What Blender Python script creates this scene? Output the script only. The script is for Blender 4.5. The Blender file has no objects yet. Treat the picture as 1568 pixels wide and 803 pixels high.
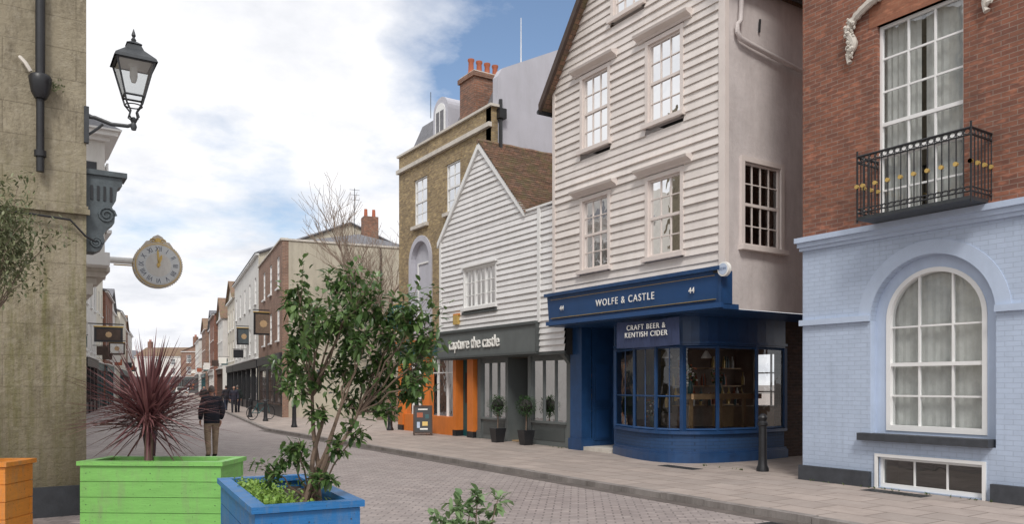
import bpy, bmesh, math, random
from mathutils import Vector, Matrix
R = random.Random(7)
TH = math.atan(784/1200); C = math.cos(TH); SN = math.sin(TH)
scene = bpy.context.scene

# ------------------------------------------------------------------ materials
def newmat(name):
    m = bpy.data.materials.new(name); m.use_nodes = True
    nt = m.node_tree; b = nt.nodes['Principled BSDF']
    return m, nt, b
def nd(nt, t, **k):
    n = nt.nodes.new(t)
    for a, v in k.items(): setattr(n, a, v)
    return n
def mixc(nt, fac, a, b, blend='MIX'):
    n = nd(nt, 'ShaderNodeMix', data_type='RGBA', blend_type=blend)
    for sock, v in ((n.inputs[0], fac), (n.inputs[6], a), (n.inputs[7], b)):
        if isinstance(v, (int, float)): sock.default_value = v
        elif isinstance(v, tuple): sock.default_value = (*v, 1) if len(v) == 3 else v
        else: nt.links.new(v, sock)
    return n.outputs[2]
def ramp(nt, src, stops):
    n = nd(nt, 'ShaderNodeValToRGB'); e = n.color_ramp.elements
    while len(e) < len(stops): e.new(0.5)
    for i, (p, c) in enumerate(stops):
        e[i].position = p; e[i].color = (c, c, c, 1) if isinstance(c, (int, float)) else (*c, 1)
    nt.links.new(src, n.inputs[0]); return n.outputs[0]
def noise(nt, vec, scale, detail=4, rough=.6):
    n = nd(nt, 'ShaderNodeTexNoise'); n.inputs['Scale'].default_value = scale
    n.inputs['Detail'].default_value = detail; n.inputs['Roughness'].default_value = rough
    if vec is not None: nt.links.new(vec, n.inputs['Vector'])
    return n.outputs[0]
def objco(nt): return nd(nt, 'ShaderNodeTexCoord').outputs['Object']
def mapping(nt, v, scale=(1, 1, 1), rot=(0, 0, 0)):
    n = nd(nt, 'ShaderNodeMapping'); n.inputs['Scale'].default_value = scale
    n.inputs['Rotation'].default_value = rot; nt.links.new(v, n.inputs[0]); return n.outputs[0]
def bump(nt, b, h, strength=.3, dist=.02):
    n = nd(nt, 'ShaderNodeBump'); n.inputs['Strength'].default_value = strength
    n.inputs['Distance'].default_value = dist; nt.links.new(h, n.inputs['Height'])
    nt.links.new(n.outputs[0], b.inputs['Normal'])
def sc(c, k): return tuple(min(1, x*k) for x in c)

def plain(name, col, rough=.6, var=.18, scale=3, bmp=.15, bscale=40, metal=0, dirt=None, streak=0, island=0):
    m, nt, b = newmat(name); o = objco(nt)
    n1 = noise(nt, o, scale, 6, .65)
    c = mixc(nt, ramp(nt, n1, [(.3, 0), (.7, 1)]), sc(col, 1-var), sc(col, 1+var*.6))
    if island:
        gi = nd(nt, 'ShaderNodeNewGeometry').outputs['Random Per Island']
        c = mixc(nt, 1.0, c, ramp(nt, gi, [(0, 1-island), (1, 1.0)]), 'MULTIPLY')
    if dirt:
        n2 = noise(nt, mapping(nt, o, (1.6, 1.6, .35)), 1.6, 8, .72)
        c = mixc(nt, ramp(nt, n2, [(.46, 0), (.72, streak or .5)]), c, dirt)
    nt.links.new(c, b.inputs['Base Color'])
    b.inputs['Roughness'].default_value = rough; b.inputs['Metallic'].default_value = metal
    if bmp: bump(nt, b, noise(nt, o, bscale, 3), bmp, .01)
    return m
def wallvec(nt):
    o = objco(nt); s = nd(nt, 'ShaderNodeSeparateXYZ'); nt.links.new(o, s.inputs[0])
    a = nd(nt, 'ShaderNodeMath', operation='ADD'); nt.links.new(s.outputs[0], a.inputs[0]); nt.links.new(s.outputs[1], a.inputs[1])
    cb = nd(nt, 'ShaderNodeCombineXYZ'); nt.links.new(a.outputs[0], cb.inputs[0]); nt.links.new(s.outputs[2], cb.inputs[1])
    return o, cb.outputs[0], s.outputs[2]
def bricktex(nt, vec, w, h, c1, c2, mo, ms=.01, offset=.5):
    n = nd(nt, 'ShaderNodeTexBrick'); n.inputs['Scale'].default_value = 1
    n.inputs['Brick Width'].default_value = w; n.inputs['Row Height'].default_value = h
    n.inputs['Mortar Size'].default_value = ms; n.inputs['Color1'].default_value = (*c1, 1)
    n.inputs['Color2'].default_value = (*c2, 1); n.inputs['Mortar'].default_value = (*mo, 1)
    n.inputs['Mortar Smooth'].default_value = .2; n.offset = offset
    nt.links.new(vec, n.inputs['Vector']); return n
def brick(name, c1, c2, mo, w=.22, h=.075, ms=.007, dirt=(.05, .04, .035), df=.45, bs=.4):
    m, nt, b = newmat(name); o, v, z = wallvec(nt)
    t = bricktex(nt, v, w, h, c1, c2, mo, ms)
    n2 = noise(nt, o, 1.1, 8, .72); n3 = noise(nt, mapping(nt, o, (3, 3, 9)), 1.6, 3)
    c = mixc(nt, ramp(nt, n3, [(.35, 0), (.7, .55)]), t.outputs[0], sc(c2, .55))
    n5 = noise(nt, mapping(nt, o, (4.3, 4.3, 13)), 1.1, 2)
    c = mixc(nt, ramp(nt, n5, [(.55, 0), (.70, .6)]), c, sc(c1, 1.5))
    c = mixc(nt, ramp(nt, n2, [(.45, 0), (.75, df)]), c, dirt)
    nt.links.new(c, b.inputs['Base Color']); b.inputs['Roughness'].default_value = .9
    inv = nd(nt, 'ShaderNodeMath', operation='SUBTRACT'); inv.inputs[0].default_value = 1
    nt.links.new(t.outputs[1], inv.inputs[1]); bump(nt, b, inv.outputs[0], bs, .01)
    return m
def painted_brick(name, col, sub=.82):
    m, nt, b = newmat(name); o, v, z = wallvec(nt)
    t = bricktex(nt, v, .225, .075, col, sc(col, .95), sc(col, sub), .006)
    n2 = noise(nt, o, 1.7, 8, .72); n3 = noise(nt, mapping(nt, o, (2.5, 2.5, .3)), 2, 6, .7)
    c = mixc(nt, ramp(nt, n2, [(.4, 0), (.8, .35)]), t.outputs[0], sc(col, .62))
    c = mixc(nt, ramp(nt, n3, [(.52, 0), (.75, .3)]), c, sc(col, .55))
    zr = nd(nt, 'ShaderNodeMapRange'); nt.links.new(z, zr.inputs[0]); zr.inputs[1].default_value = .75; zr.inputs[2].default_value = .1; zr.inputs[4].default_value = .45
    c = mixc(nt, zr.outputs[0], c, sc(col, .6))
    nt.links.new(c, b.inputs['Base Color']); b.inputs['Roughness'].default_value = .65
    inv = nd(nt, 'ShaderNodeMath', operation='SUBTRACT'); inv.inputs[0].default_value = 1
    nt.links.new(t.outputs[1], inv.inputs[1]); bump(nt, b, inv.outputs[0], .5, .012)
    return m
def leafmat(name, c1, c2, rough=.4, trans=.25):
    m, nt, b = newmat(name); g = nd(nt, 'ShaderNodeNewGeometry')
    c = mixc(nt, g.outputs['Random Per Island'], c1, c2)
    nt.links.new(c, b.inputs['Base Color']); b.inputs['Roughness'].default_value = rough
    tr = nd(nt, 'ShaderNodeBsdfTranslucent'); nt.links.new(c, tr.inputs[0])
    mx = nd(nt, 'ShaderNodeMixShader'); mx.inputs[0].default_value = trans
    nt.links.new(b.outputs[0], mx.inputs[1]); nt.links.new(tr.outputs[0], mx.inputs[2])
    nt.links.new(mx.outputs[0], nt.nodes['Material Output'].inputs[0]); return m
def glassmat(name, tint=(.8, .85, .85), base=.1):
    m, nt, b = newmat(name); nt.nodes.remove(b)
    tr = nd(nt, 'ShaderNodeBsdfTransparent'); tr.inputs[0].default_value = (*tint, 1)
    gl = nd(nt, 'ShaderNodeBsdfGlossy'); gl.inputs['Roughness'].default_value = .015
    o = objco(nt); bp = nd(nt, 'ShaderNodeBump'); bp.inputs['Strength'].default_value = .08; bp.inputs['Distance'].default_value = .05
    nt.links.new(noise(nt, o, 2.2, 2), bp.inputs['Height']); nt.links.new(bp.outputs[0], gl.inputs['Normal'])
    lw = nd(nt, 'ShaderNodeFresnel'); lw.inputs[0].default_value = 1.5
    a = nd(nt, 'ShaderNodeMath', operation='MULTIPLY_ADD'); nt.links.new(lw.outputs[0], a.inputs[0])
    a.inputs[1].default_value = 1.3; a.inputs[2].default_value = base; a.use_clamp = True
    mx = nd(nt, 'ShaderNodeMixShader'); nt.links.new(a.outputs[0], mx.inputs[0])
    nt.links.new(tr.outputs[0], mx.inputs[1]); nt.links.new(gl.outputs[0], mx.inputs[2])
    nt.links.new(mx.outputs[0], nt.nodes['Material Output'].inputs[0]); return m

M = {}
M['board'] = plain('cream_weatherboard', (.77, .715, .675), .5, .06, 2, .1, 60, dirt=(.50, .45, .41), streak=.4, island=.09)
M['boardw'] = plain('white_weatherboard', (.79, .78, .775), .5, .06, 2, .1, 60, dirt=(.55, .53, .51), streak=.4, island=.07)
M['plaster'] = plain('pinkish_render', (.62, .57, .555), .85, .14, 1.5, .8, 11, dirt=(.42, .375, .36), streak=.6)
M['trim'] = plain('cream_trim', (.71, .64, .60), .5, .06, 3, .05)
M['white'] = plain('white_paint', (.8, .8, .79), .4, .05, 3, .05)
M['blue'] = plain('shop_blue_paint', (.018, .062, .165), .35, .2, 4, .1, dirt=(.014, .03, .08), streak=.5)
M['bluebr'] = painted_brick('blue_painted_brick', (.022, .072, .185), .5)
M['signblue'] = plain('sign_blue', (.018, .066, .185), .4, .08, 2, .03)
M['palebr'] = painted_brick('pale_blue_painted_brick', (.47, .555, .70), .84)
M['pale'] = plain('pale_blue_stucco', (.48, .565, .71), .6, .08, 2, .2, 30, dirt=(.33, .39, .50), streak=.35)
M['slate_sill'] = plain('dark_slate_paint', (.05, .055, .065), .6, .3, 5, .2)
M['redbr'] = brick('red_brick', (.31, .125, .075), (.20, .085, .06), (.30, .22, .175))
M['rubbed'] = brick('rubbed_orange_brick', (.34, .145, .085), (.30, .12, .07), (.34, .20, .13), ms=.003, df=.25)
M['yelbr'] = brick('stock_brick', (.44, .33, .17), (.28, .20, .11), (.38, .33, .26))
M['farbr'] = brick('brown_brick', (.34, .20, .14), (.25, .15, .11), (.38, .32, .27))
M['chimbr'] = brick('chimney_brick', (.33, .15, .09), (.20, .11, .08), (.3, .25, .2))
M['darkbr'] = brick('dark_brown_brick', (.10, .06, .045), (.06, .04, .035), (.10, .08, .07))
M['stone'] = plain('pale_stone', (.62, .58, .52), .8, .1, 3, .3, 25, dirt=(.35, .32, .28), streak=.5)
M['beige'] = plain('beige_render', (.50, .46, .37), .9, .12, .8, .4, 12, dirt=(.28, .24, .19), streak=.8)
M['lav'] = plain('lavender_render', (.50, .50, .555), .9, .08, .8, .3, 12, dirt=(.40, .40, .43), streak=.6)
M['cream'] = plain('cream_render', (.70, .66, .56), .8, .08, 1, .2, 12, dirt=(.5, .46, .38), streak=.4)
M['offw'] = plain('offwhite_render', (.72, .71, .68), .8, .08, 1, .2, 12, dirt=(.46, .44, .41), streak=.5)
M['dslate'] = plain('slate_roof', (.17, .17, .185), .7, .3, 6, .5, 12)
M['black'] = plain('black_metal', (.018, .019, .022), .4, .3, 5, .1)
M['bargeb'] = plain('dark_brown_timber', (.07, .045, .035), .7, .3, 5, .2)
M['grey'] = plain('shop_grey_paint', (.125, .14, .14), .45, .1, 3, .05, dirt=(.08, .09, .09), streak=.4)
M['greyd'] = plain('shop_dark_grey_paint', (.075, .085, .085), .45, .1, 3, .05)
M['orange'] = plain('orange_paint', (.68, .20, .035), .45, .1, 3, .05, dirt=(.45, .13, .03), streak=.5)
M['teal'] = plain('teal_paint', (.01, .085, .095), .4, .1, 3, .05)
M['gold'] = plain('gold_paint', (.62, .43, .14), .4, .15, 5, .1, metal=.3)
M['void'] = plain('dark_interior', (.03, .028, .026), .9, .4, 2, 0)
M['curtain'] = plain('net_curtain', (.70, .69, .67), .9, .15, 6, .4, 25)
M['inwood'] = plain('interior_wood', (.50, .34, .19), .5, .2, 5, .1)
M['inwall'] = plain('interior_wall', (.32, .27, .23), .8, .4, 2, .1)
M['navyban'] = plain('navy_banner', (.035, .05, .115), .8, .15, 5, .2)
M['letter'] = plain('white_lettering', (.85, .84, .80), .5, .02, 3, 0)
M['terra'] = plain('terracotta', (.42, .13, .07), .8, .2, 5, .2)
M['iron'] = plain('cast_iron_dark', (.04, .045, .05), .45, .3, 6, .2)
M['console'] = plain('grey_blue_iron_paint', (.085, .105, .115), .5, .3, 8, .3, dirt=(.04, .045, .05), streak=.6)
M['glass'] = glassmat('window_glass', (.85, .88, .88), .10)
M['shopglass'] = glassmat('shop_glass', (.88, .89, .89), .03)
M['lampglass'] = glassmat('lantern_glass', (.9, .92, .92), .15)
M['bark'] = plain('bark', (.19, .135, .10), .9, .3, 14, .5, 30)
M['greybark'] = plain('grey_bark', (.26, .20, .155), .9, .3, 14, .5, 30)
M['soil'] = plain('soil', (.05, .035, .025), .95, .4, 20, .6, 30)
M['leaf'] = leafmat('glossy_green_leaf', (.035, .085, .022), (.15, .235, .075), .3, .28)
M['leaf2'] = leafmat('pale_sprig_leaf', (.10, .18, .07), (.24, .34, .16), .4, .25)
M['olive'] = leafmat('olive_leaf', (.08, .10, .045), (.24, .26, .14), .5, .2)
M['clover'] = leafmat('clover_leaf', (.16, .29, .05), (.32, .48, .10), .5, .25)
M['cordy'] = leafmat('cordyline_leaf', (.08, .03, .036), (.30, .14, .14), .35, .2)
M['boxleaf'] = leafmat('topiary_leaf', (.02, .06, .015), (.05, .12, .03), .45, .15)
M['weed'] = leafmat('weed_leaf', (.06, .12, .03), (.18, .24, .08), .5, .2)
M['skin'] = plain('skin', (.50, .28, .20), .55, .1, 8, .05)
M['hairg'] = plain('grey_hair', (.16, .14, .125), .8, .4, 30, .5, 60)
M['haird'] = plain('dark_hair', (.03, .022, .018), .8, .4, 30, .5, 60)

def planks(name, col):
    m, nt, b = newmat(name); o = objco(nt)
    n1 = noise(nt, mapping(nt, o, (1, 1, 6)), 2.5, 7, .75)
    c = mixc(nt, ramp(nt, n1, [(.35, 0), (.75, .8)]), col, sc(col, .68))
    gi = nd(nt, 'ShaderNodeNewGeometry').outputs['Random Per Island']
    c = mixc(nt, 1.0, c, ramp(nt, gi, [(0, .86), (1, 1.0)]), 'MULTIPLY')
    n3 = noise(nt, o, 38, 2)
    c = mixc(nt, ramp(nt, n3, [(.66, 0), (.71, .75)]), c, sc(col, .3))
    n4 = noise(nt, mapping(nt, o, (3, 3, .6)), 2.2, 7, .75)
    c = mixc(nt, ramp(nt, n4, [(.5, 0), (.7, .45)]), c, (.22, .2, .15))
    nt.links.new(c, b.inputs['Base Color']); b.inputs['Roughness'].default_value = .5
    bump(nt, b, noise(nt, mapping(nt, o, (2, 2, 30)), 3, 3), .35, .01); return m
M['pgreen'] = planks('green_planter_paint', (.23, .56, .13))
M['pblue'] = planks('blue_planter_paint', (.018, .17, .44))
M['porange'] = planks('orange_planter_paint', (.80, .28, .04))

def leftwall():
    m, nt, b = newmat('weathered_stone_wall'); o, v, z = wallvec(nt)
    t = bricktex(nt, v, .85, .42, (.37, .325, .235), (.325, .285, .205), (.22, .19, .135), .008)
    n1 = noise(nt, o, 1.2, 9, .75)
    c = mixc(nt, ramp(nt, n1, [(.35, 0), (.7, .8)]), t.outputs[0], (.24, .205, .14))
    st = noise(nt, mapping(nt, o, (5, 5, .3)), 1.3, 7, .7)
    zr = nd(nt, 'ShaderNodeMapRange'); nt.links.new(z, zr.inputs[0]); zr.inputs[1].default_value = 5.2; zr.inputs[2].default_value = 3.4
    stm = nd(nt, 'ShaderNodeMath', operation='MULTIPLY'); nt.links.new(ramp(nt, st, [(.44, 0), (.62, .8)]), stm.inputs[0]); nt.links.new(zr.outputs[0], stm.inputs[1])
    c = mixc(nt, stm.outputs[0], c, (.15, .145, .05))
    n4 = noise(nt, mapping(nt, o, (1.6, 1.6, .5)), 2.4, 10, .8)
    c = mixc(nt, ramp(nt, n4, [(.48, 0), (.68, .8)]), c, (.115, .095, .065))
    n6 = noise(nt, o, 9, 6, .7); c = mixc(nt, ramp(nt, n6, [(.5, 0), (.7, .35)]), c, (.44, .40, .32))
    zb = nd(nt, 'ShaderNodeMapRange'); nt.links.new(z, zb.inputs[0]); zb.inputs[1].default_value = 2.4; zb.inputs[2].default_value = .3; zb.inputs[4].default_value = .7
    c = mixc(nt, zb.outputs[0], c, (.14, .12, .075))
    nt.links.new(c, b.inputs['Base Color']); b.inputs['Roughness'].default_value = .95
    bump(nt, b, noise(nt, o, 14, 8, .7), .9, .03); return m
M['leftwall'] = leftwall()

def tilemat():
    m, nt, b = newmat('mossy_clay_tiles'); o = objco(nt)
    s = nd(nt, 'ShaderNodeSeparateXYZ'); nt.links.new(o, s.inputs[0])
    cb = nd(nt, 'ShaderNodeCombineXYZ'); nt.links.new(s.outputs[0], cb.inputs[0]); nt.links.new(s.outputs[2], cb.inputs[1])
    t = bricktex(nt, cb.outputs[0], .17, .1, (.34, .19, .13), (.20, .13, .095), (.06, .045, .03), .006)
    n3 = noise(nt, mapping(nt, o, (5, 5, 9)), 1.3, 2)
    c = mixc(nt, ramp(nt, n3, [(.4, 0), (.65, .6)]), t.outputs[0], (.13, .10, .08))
    n1 = noise(nt, o, 2.5, 8, .75)
    c = mixc(nt, ramp(nt, n1, [(.47, 0), (.62, .75)]), c, (.17, .155, .075))
    nt.links.new(c, b.inputs['Base Color']); b.inputs['Roughness'].default_value = .95
    bump(nt, b, noise(nt, o, 25, 4), .6, .03); return m
M['tiles'] = tilemat()

def roadmat():
    m, nt, b = newmat('brick_paver_road'); o = objco(nt)
    v = mapping(nt, o, (1, 1, 1), (0, 0, math.radians(38)))
    t = bricktex(nt, v, .24, .12, (.42, .355, .335), (.28, .235, .225), (.12, .10, .095), .012)
    n0 = noise(nt, mapping(nt, v, (4.2, 8.3, 1)), 1, 1)
    c = mixc(nt, ramp(nt, n0, [(.4, 0), (.65, .6)]), t.outputs[0], (.23, .195, .19))
    n1 = noise(nt, o, .35, 7, .7); n2 = noise(nt, o, 3, 7, .72)
    c = mixc(nt, ramp(nt, n1, [(.35, 0), (.7, .4)]), c, (.44, .40, .38))
    c = mixc(nt, ramp(nt, n2, [(.48, 0), (.72, .5)]), c, (.18, .155, .145))
    nt.links.new(c, b.inputs['Base Color']); b.inputs['Roughness'].default_value = .7
    inv = nd(nt, 'ShaderNodeMath', operation='SUBTRACT'); inv.inputs[0].default_value = 1
    nt.links.new(t.outputs[1], inv.inputs[1]); bump(nt, b, inv.outputs[0], .6, .012); return m
M['road'] = roadmat()
def pavmat():
    m, nt, b = newmat('paving_slabs'); o = objco(nt)
    v = mapping(nt, o, (1, 1, 1), (0, 0, math.radians(90)))
    t = bricktex(nt, v, .75, .55, (.44, .37, .33), (.35, .30, .27), (.15, .12, .10), .010)
    n2 = noise(nt, o, 1.6, 8, .72)
    c = mixc(nt, ramp(nt, n2, [(.42, 0), (.72, .6)]), t.outputs[0], (.24, .195, .17))
    sp = noise(nt, o, 25, 2); c = mixc(nt, ramp(nt, sp, [(.68, 0), (.74, .6)]), c, (.10, .085, .075))
    nt.links.new(c, b.inputs['Base Color']); b.inputs['Roughness'].default_value = .8
    inv = nd(nt, 'ShaderNodeMath', operation='SUBTRACT'); inv.inputs[0].default_value = 1
    nt.links.new(t.outputs[1], inv.inputs[1]); bump(nt, b, inv.outputs[0], .5, .012); return m
M['pave'] = pavmat()
M['kerb'] = plain('kerb_stone', (.27, .245, .23), .85, .25, 2, .3, 20, dirt=(.10, .085, .075), streak=.8)
M['gutter'] = plain('gutter_setts', (.13, .11, .10), .85, .3, 2, .4, 20, dirt=(.06, .05, .045), streak=.8)
M['ground'] = plain('ground_mat', (.25, .22, .2), .9, .2, .3, .1)

# ------------------------------------------------------------------ geometry
def fx(X): return lambda u, v, w: (X-w, u, v)       # wall facing -x
def fxl(X): return lambda u, v, w: (X+w, u, v)      # wall facing +x
def fy(Y): return lambda u, v, w: (u, Y-w, v)       # wall facing -y
ID = lambda x, y, z: (x, y, z)

class G:
    def __init__(s, name, mat=None):
        s.name = name; s.p = {}; s.M = mat or Matrix.Identity(4); s.extra = []; s.smooth = set()
    def add(s, part, m, vs, fs):
        V, F = s.p.setdefault((part, m), ([], [])); k = len(V)
        V.extend(vs); F.extend([tuple(i+k for i in f) for f in fs])
    def box(s, part, m, f, u0, u1, v0, v1, w0, w1):
        vs = [f(u, v, w) for w in (w0, w1) for v in (v0, v1) for u in (u0, u1)]
        s.add(part, m, vs, [(0, 1, 3, 2), (4, 5, 7, 6), (0, 1, 5, 4), (2, 3, 7, 6), (0, 2, 6, 4), (1, 3, 7, 5)])
    def cube(s, part, m, x0, x1, y0, y1, z0, z1): s.box(part, m, ID, x0, x1, y0, y1, z0, z1)
    def prism(s, part, m, f, pts, w0, w1):
        n = len(pts); vs = [f(u, v, w0) for u, v in pts]+[f(u, v, w1) for u, v in pts]
        s.add(part, m, vs, [tuple(range(n)), tuple(range(n, 2*n))]+[(i, (i+1) % n, n+(i+1) % n, n+i) for i in range(n)])
    def wall(s, part, m, f, u0, u1, v0, v1, holes=(), rev=.12):
        us = sorted({u0, u1, *[h[0] for h in holes], *[h[1] for h in holes]})
        vv = sorted({v0, v1, *[h[2] for h in holes], *[h[3] for h in holes]})
        for a, b in zip(us, us[1:]):
            for c, d in zip(vv, vv[1:]):
                mu, mv = (a+b)/2, (c+d)/2
                if mu < u0 or mu > u1 or mv < v0 or mv > v1: continue
                if any(h[0] < mu < h[1] and h[2] < mv < h[3] for h in holes): continue
                s.add(part, m, [f(a, c, 0), f(b, c, 0), f(b, d, 0), f(a, d, 0)], [(0, 1, 2, 3)])
        for h in holes: s.reveal(part, m, f, h, rev)
    def reveal(s, part, m, f, h, rev):
        a, b, c, d = h[:4]; q = [(a, c), (b, c), (b, d), (a, d)]
        vs = [f(u, v, 0) for u, v in q]+[f(u, v, -rev) for u, v in q]
        s.add(part, m, vs, [(i, (i+1) % 4, 4+(i+1) % 4, 4+i) for i in range(4)])
    def boards(s, part, m, f, z0, z1, pitch, L, Rr, holes, lip=.035):
        z = z0
        while z < z1-.01:
            zt = min(z+pitch, z1)
            segs = [((L(z), L(zt)), (Rr(z), Rr(zt)))]
            for a, b, c, d in holes:
                if d > z+.02 and c < zt-.02:
                    out = []
                    for l, r in segs:
                        if l[0] < b and r[0] > a:
                            if l[0] < a: out.append((l, (a, a)))
                            if r[0] > b: out.append(((b, b), r))
                        else: out.append((l, r))
                    segs = out
            lp = lip*(1+R.uniform(-.25, .3)); dz = R.uniform(-.007, .007)
            for l, r in segs:
                if r[0]-l[0] < .02 and r[1]-l[1] < .02: continue
                nseg = max(1, int((r[0]-l[0])/1.1)); vs = []
                for i in range(nseg+1):
                    t = i/nseg; j = R.uniform(-.005, .005)
                    ub = l[0]+(r[0]-l[0])*t; ut = l[1]+(r[1]-l[1])*t
                    vs += [f(ub, z+(dz+j if 0 < i < nseg else dz), lp+j), f(ut, zt+.018, .004), f(ub, z+dz, 0)]
                fs = []
                for i in range(nseg): k = 3*i; fs += [(k, k+3, k+4, k+1), (k, k+3, k+5, k+2)]
                s.add(part, m, vs, fs)
            z += pitch
    def tube(s, part, m, pts, rad, n=8, cap=True):
        pts = [Vector(p) for p in pts]; rad = rad if isinstance(rad, (list, tuple)) else [rad]*len(pts)
        vs = []; up = Vector((0, 0, 1)); prev = None
        for i, p in enumerate(pts):
            d = (pts[min(i+1, len(pts)-1)]-pts[max(i-1, 0)]).normalized()
            if prev is None: a = d.cross(up) if abs(d.z) < .95 else d.cross(Vector((1, 0, 0)))
            else: a = prev-d*prev.dot(d)
            a.normalize(); prev = a; b = d.cross(a)
            for k in range(n):
                t = 2*math.pi*k/n; vs.append(tuple(p+(a*math.cos(t)+b*math.sin(t))*rad[i]))
        fs = []
        for i in range(len(pts)-1):
            for k in range(n): fs.append((i*n+k, i*n+(k+1) % n, (i+1)*n+(k+1) % n, (i+1)*n+k))
        if cap: fs += [tuple(range(n)), tuple(range((len(pts)-1)*n, len(pts)*n))]
        s.add(part, m, vs, fs); s.smooth.add((part, m))
    def lathe(s, part, m, cx, cy, prof, n=16):
        vs = []; fs = []
        for r, z in prof:
            for k in range(n): t = 2*math.pi*k/n; vs.append((cx+r*math.cos(t), cy+r*math.sin(t), z))
        for i in range(len(prof)-1):
            for k in range(n): fs.append((i*n+k, i*n+(k+1) % n, (i+1)*n+(k+1) % n, (i+1)*n+k))
        fs += [tuple(range(n)), tuple(range((len(prof)-1)*n, len(prof)*n))]
        s.add(part, m, vs, fs); s.smooth.add((part, m))
    def disc(s, part, m, f, cu, cv, r, w0, w1, n=40):
        s.prism(part, m, f, [(cu+r*math.cos(2*math.pi*i/n), cv+r*math.sin(2*math.pi*i/n)) for i in range(n)], w0, w1)
    def text(s, name, m, body, loc, size, facing='-x', align='CENTER', ext=.006, spacing=1.0, sx=1.0):
        cu = bpy.data.curves.new(name, 'FONT'); cu.body = body; cu.size = size; cu.extrude = ext
        cu.align_x = align; cu.align_y = 'CENTER'; cu.space_character = spacing
        cu.materials.append(M[m]); o = bpy.data.objects.new(name, cu); scene.collection.objects.link(o)
        if facing == '-x': r = Matrix(((0, 0, -1), (-1, 0, 0), (0, 1, 0))).to_4x4()
        else: r = Matrix(((1, 0, 0), (0, 0, -1), (0, 1, 0))).to_4x4()
        s.extra.append((o, Matrix.Translation(loc) @ r @ Matrix.Diagonal((sx, 1, 1, 1)))); return o
    def done(s):
        allv = [v for (V, F) in s.p.values() for v in V]
        xs, ys, zs = zip(*allv)
        c = Vector(((min(xs)+max(xs))/2, (min(ys)+max(ys))/2, min(zs)))
        e = bpy.data.objects.new(s.name, None); e.empty_display_size = .3
        scene.collection.objects.link(e); e.matrix_world = s.M @ Matrix.Translation(c)
        for (part, m), (V, F) in s.p.items():
            me = bpy.data.meshes.new(part); me.from_pydata([tuple(v) for v in V], [], F); me.materials.append(M[m])
            if (part, m) in s.smooth:
                for p in me.polygons: p.use_smooth = True
                try: me.set_sharp_from_angle(angle=math.radians(40))
                except Exception: pass
            o = bpy.data.objects.new(part, me); scene.collection.objects.link(o)
            o.parent = e; o.location = -c
        for o, mt in s.extra:
            o.parent = e; o.matrix_local = Matrix.Translation(-c) @ mt
        s.empty = e; return e

def window(g, f, a, b, c, d, cols, rows, fm='white', case=.07, wc=.03, sill=True, curtain=.28, meet=True, inner=.6, back='void', bar=.022, glass='glass', w=-.07, blind=0):
    if case:
        g.box('casing', fm, f, a-case, a, c-case, d+case, -.02, wc); g.box('casing', fm, f, b, b+case, c-case, d+case, -.02, wc)
        g.box('casing', fm, f, a, b, d, d+case, -.02, wc-.003)
    if sill: g.box('sill', fm, f, a-case-.05, b+case+.05, c-.09, c-.0, -.02, wc+.08)
    t = .045
    g.box('sash', fm, f, a, a+t, c, d, w-.02, w+.04); g.box('sash', fm, f, b-t, b, c, d, w-.02, w+.04)
    g.box('sash', fm, f, a+t, b-t, c, c+t*1.4, w-.02, w+.038); g.box('sash', fm, f, a+t, b-t, d-t, d, w-.02, w+.038)
    g.add('glass', glass, [f(a, c, w), f(b, c, w), f(b, d, w), f(a, d, w)], [(0, 1, 2, 3)])
    for i in range(1, cols):
        u = a+t+(b-a-2*t)*i/cols; g.box('bars', fm, f, u-bar/2, u+bar/2, c+t*1.4, d-t, w-.012, w+.022)
    for i in range(1, rows):
        v = c+(d-c)*i/rows; h = bar/2
        if meet and rows % 2 == 0 and i == rows//2: g.box('sash', fm, f, a+t, b-t, v-.03, v+.03, w-.018, w+.036)
        else: g.box('bars', fm, f, a+t, b-t, v-h, v+h, w-.010, w+.020)
    q = [(a, c), (b, c), (b, d), (a, d)]
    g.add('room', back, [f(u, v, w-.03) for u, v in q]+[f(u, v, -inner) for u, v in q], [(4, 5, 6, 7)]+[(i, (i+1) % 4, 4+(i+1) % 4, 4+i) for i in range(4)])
    if curtain:
        k1, k2 = R.uniform(.8, 1.2), R.uniform(.8, 1.2)
        for lo, hi in ((a, a+(b-a)*curtain*k1), (b-(b-a)*curtain*k2, b)):
            n = 12; vs = []
            for i in range(n+1):
                u = lo+(hi-lo)*i/n; ww = w-.12+.025*(i % 2)
                vs += [f(u, c, ww), f(u+R.uniform(-.01, .01), d, ww)]
            g.add('curtain', 'curtain', vs, [(2*i, 2*i+2, 2*i+3, 2*i+1) for i in range(n)])
    if blind:
        g.add('curtain', 'curtain', [f(a, d-(d-c)*blind, w-.09), f(b, d-(d-c)*blind, w-.09), f(b, d, w-.09), f(a, d, w-.09)], [(0, 1, 2, 3)])

def hood(g, f, a, b, z, m='trim'):
    pr = [(0, 0), (.05, 0), (.08, .05), (.2, .10), (.22, .15), (0, .2)]
    vs = [f(a, z+h, w) for w, h in pr]+[f(b, z+h, w) for w, h in pr]; n = len(pr)
    g.add('window_hood', m, vs, [tuple(range(n)), tuple(range(n, 2*n))]+[(i, (i+1) % n, n+(i+1) % n, n+i) for i in range(n)])

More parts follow.
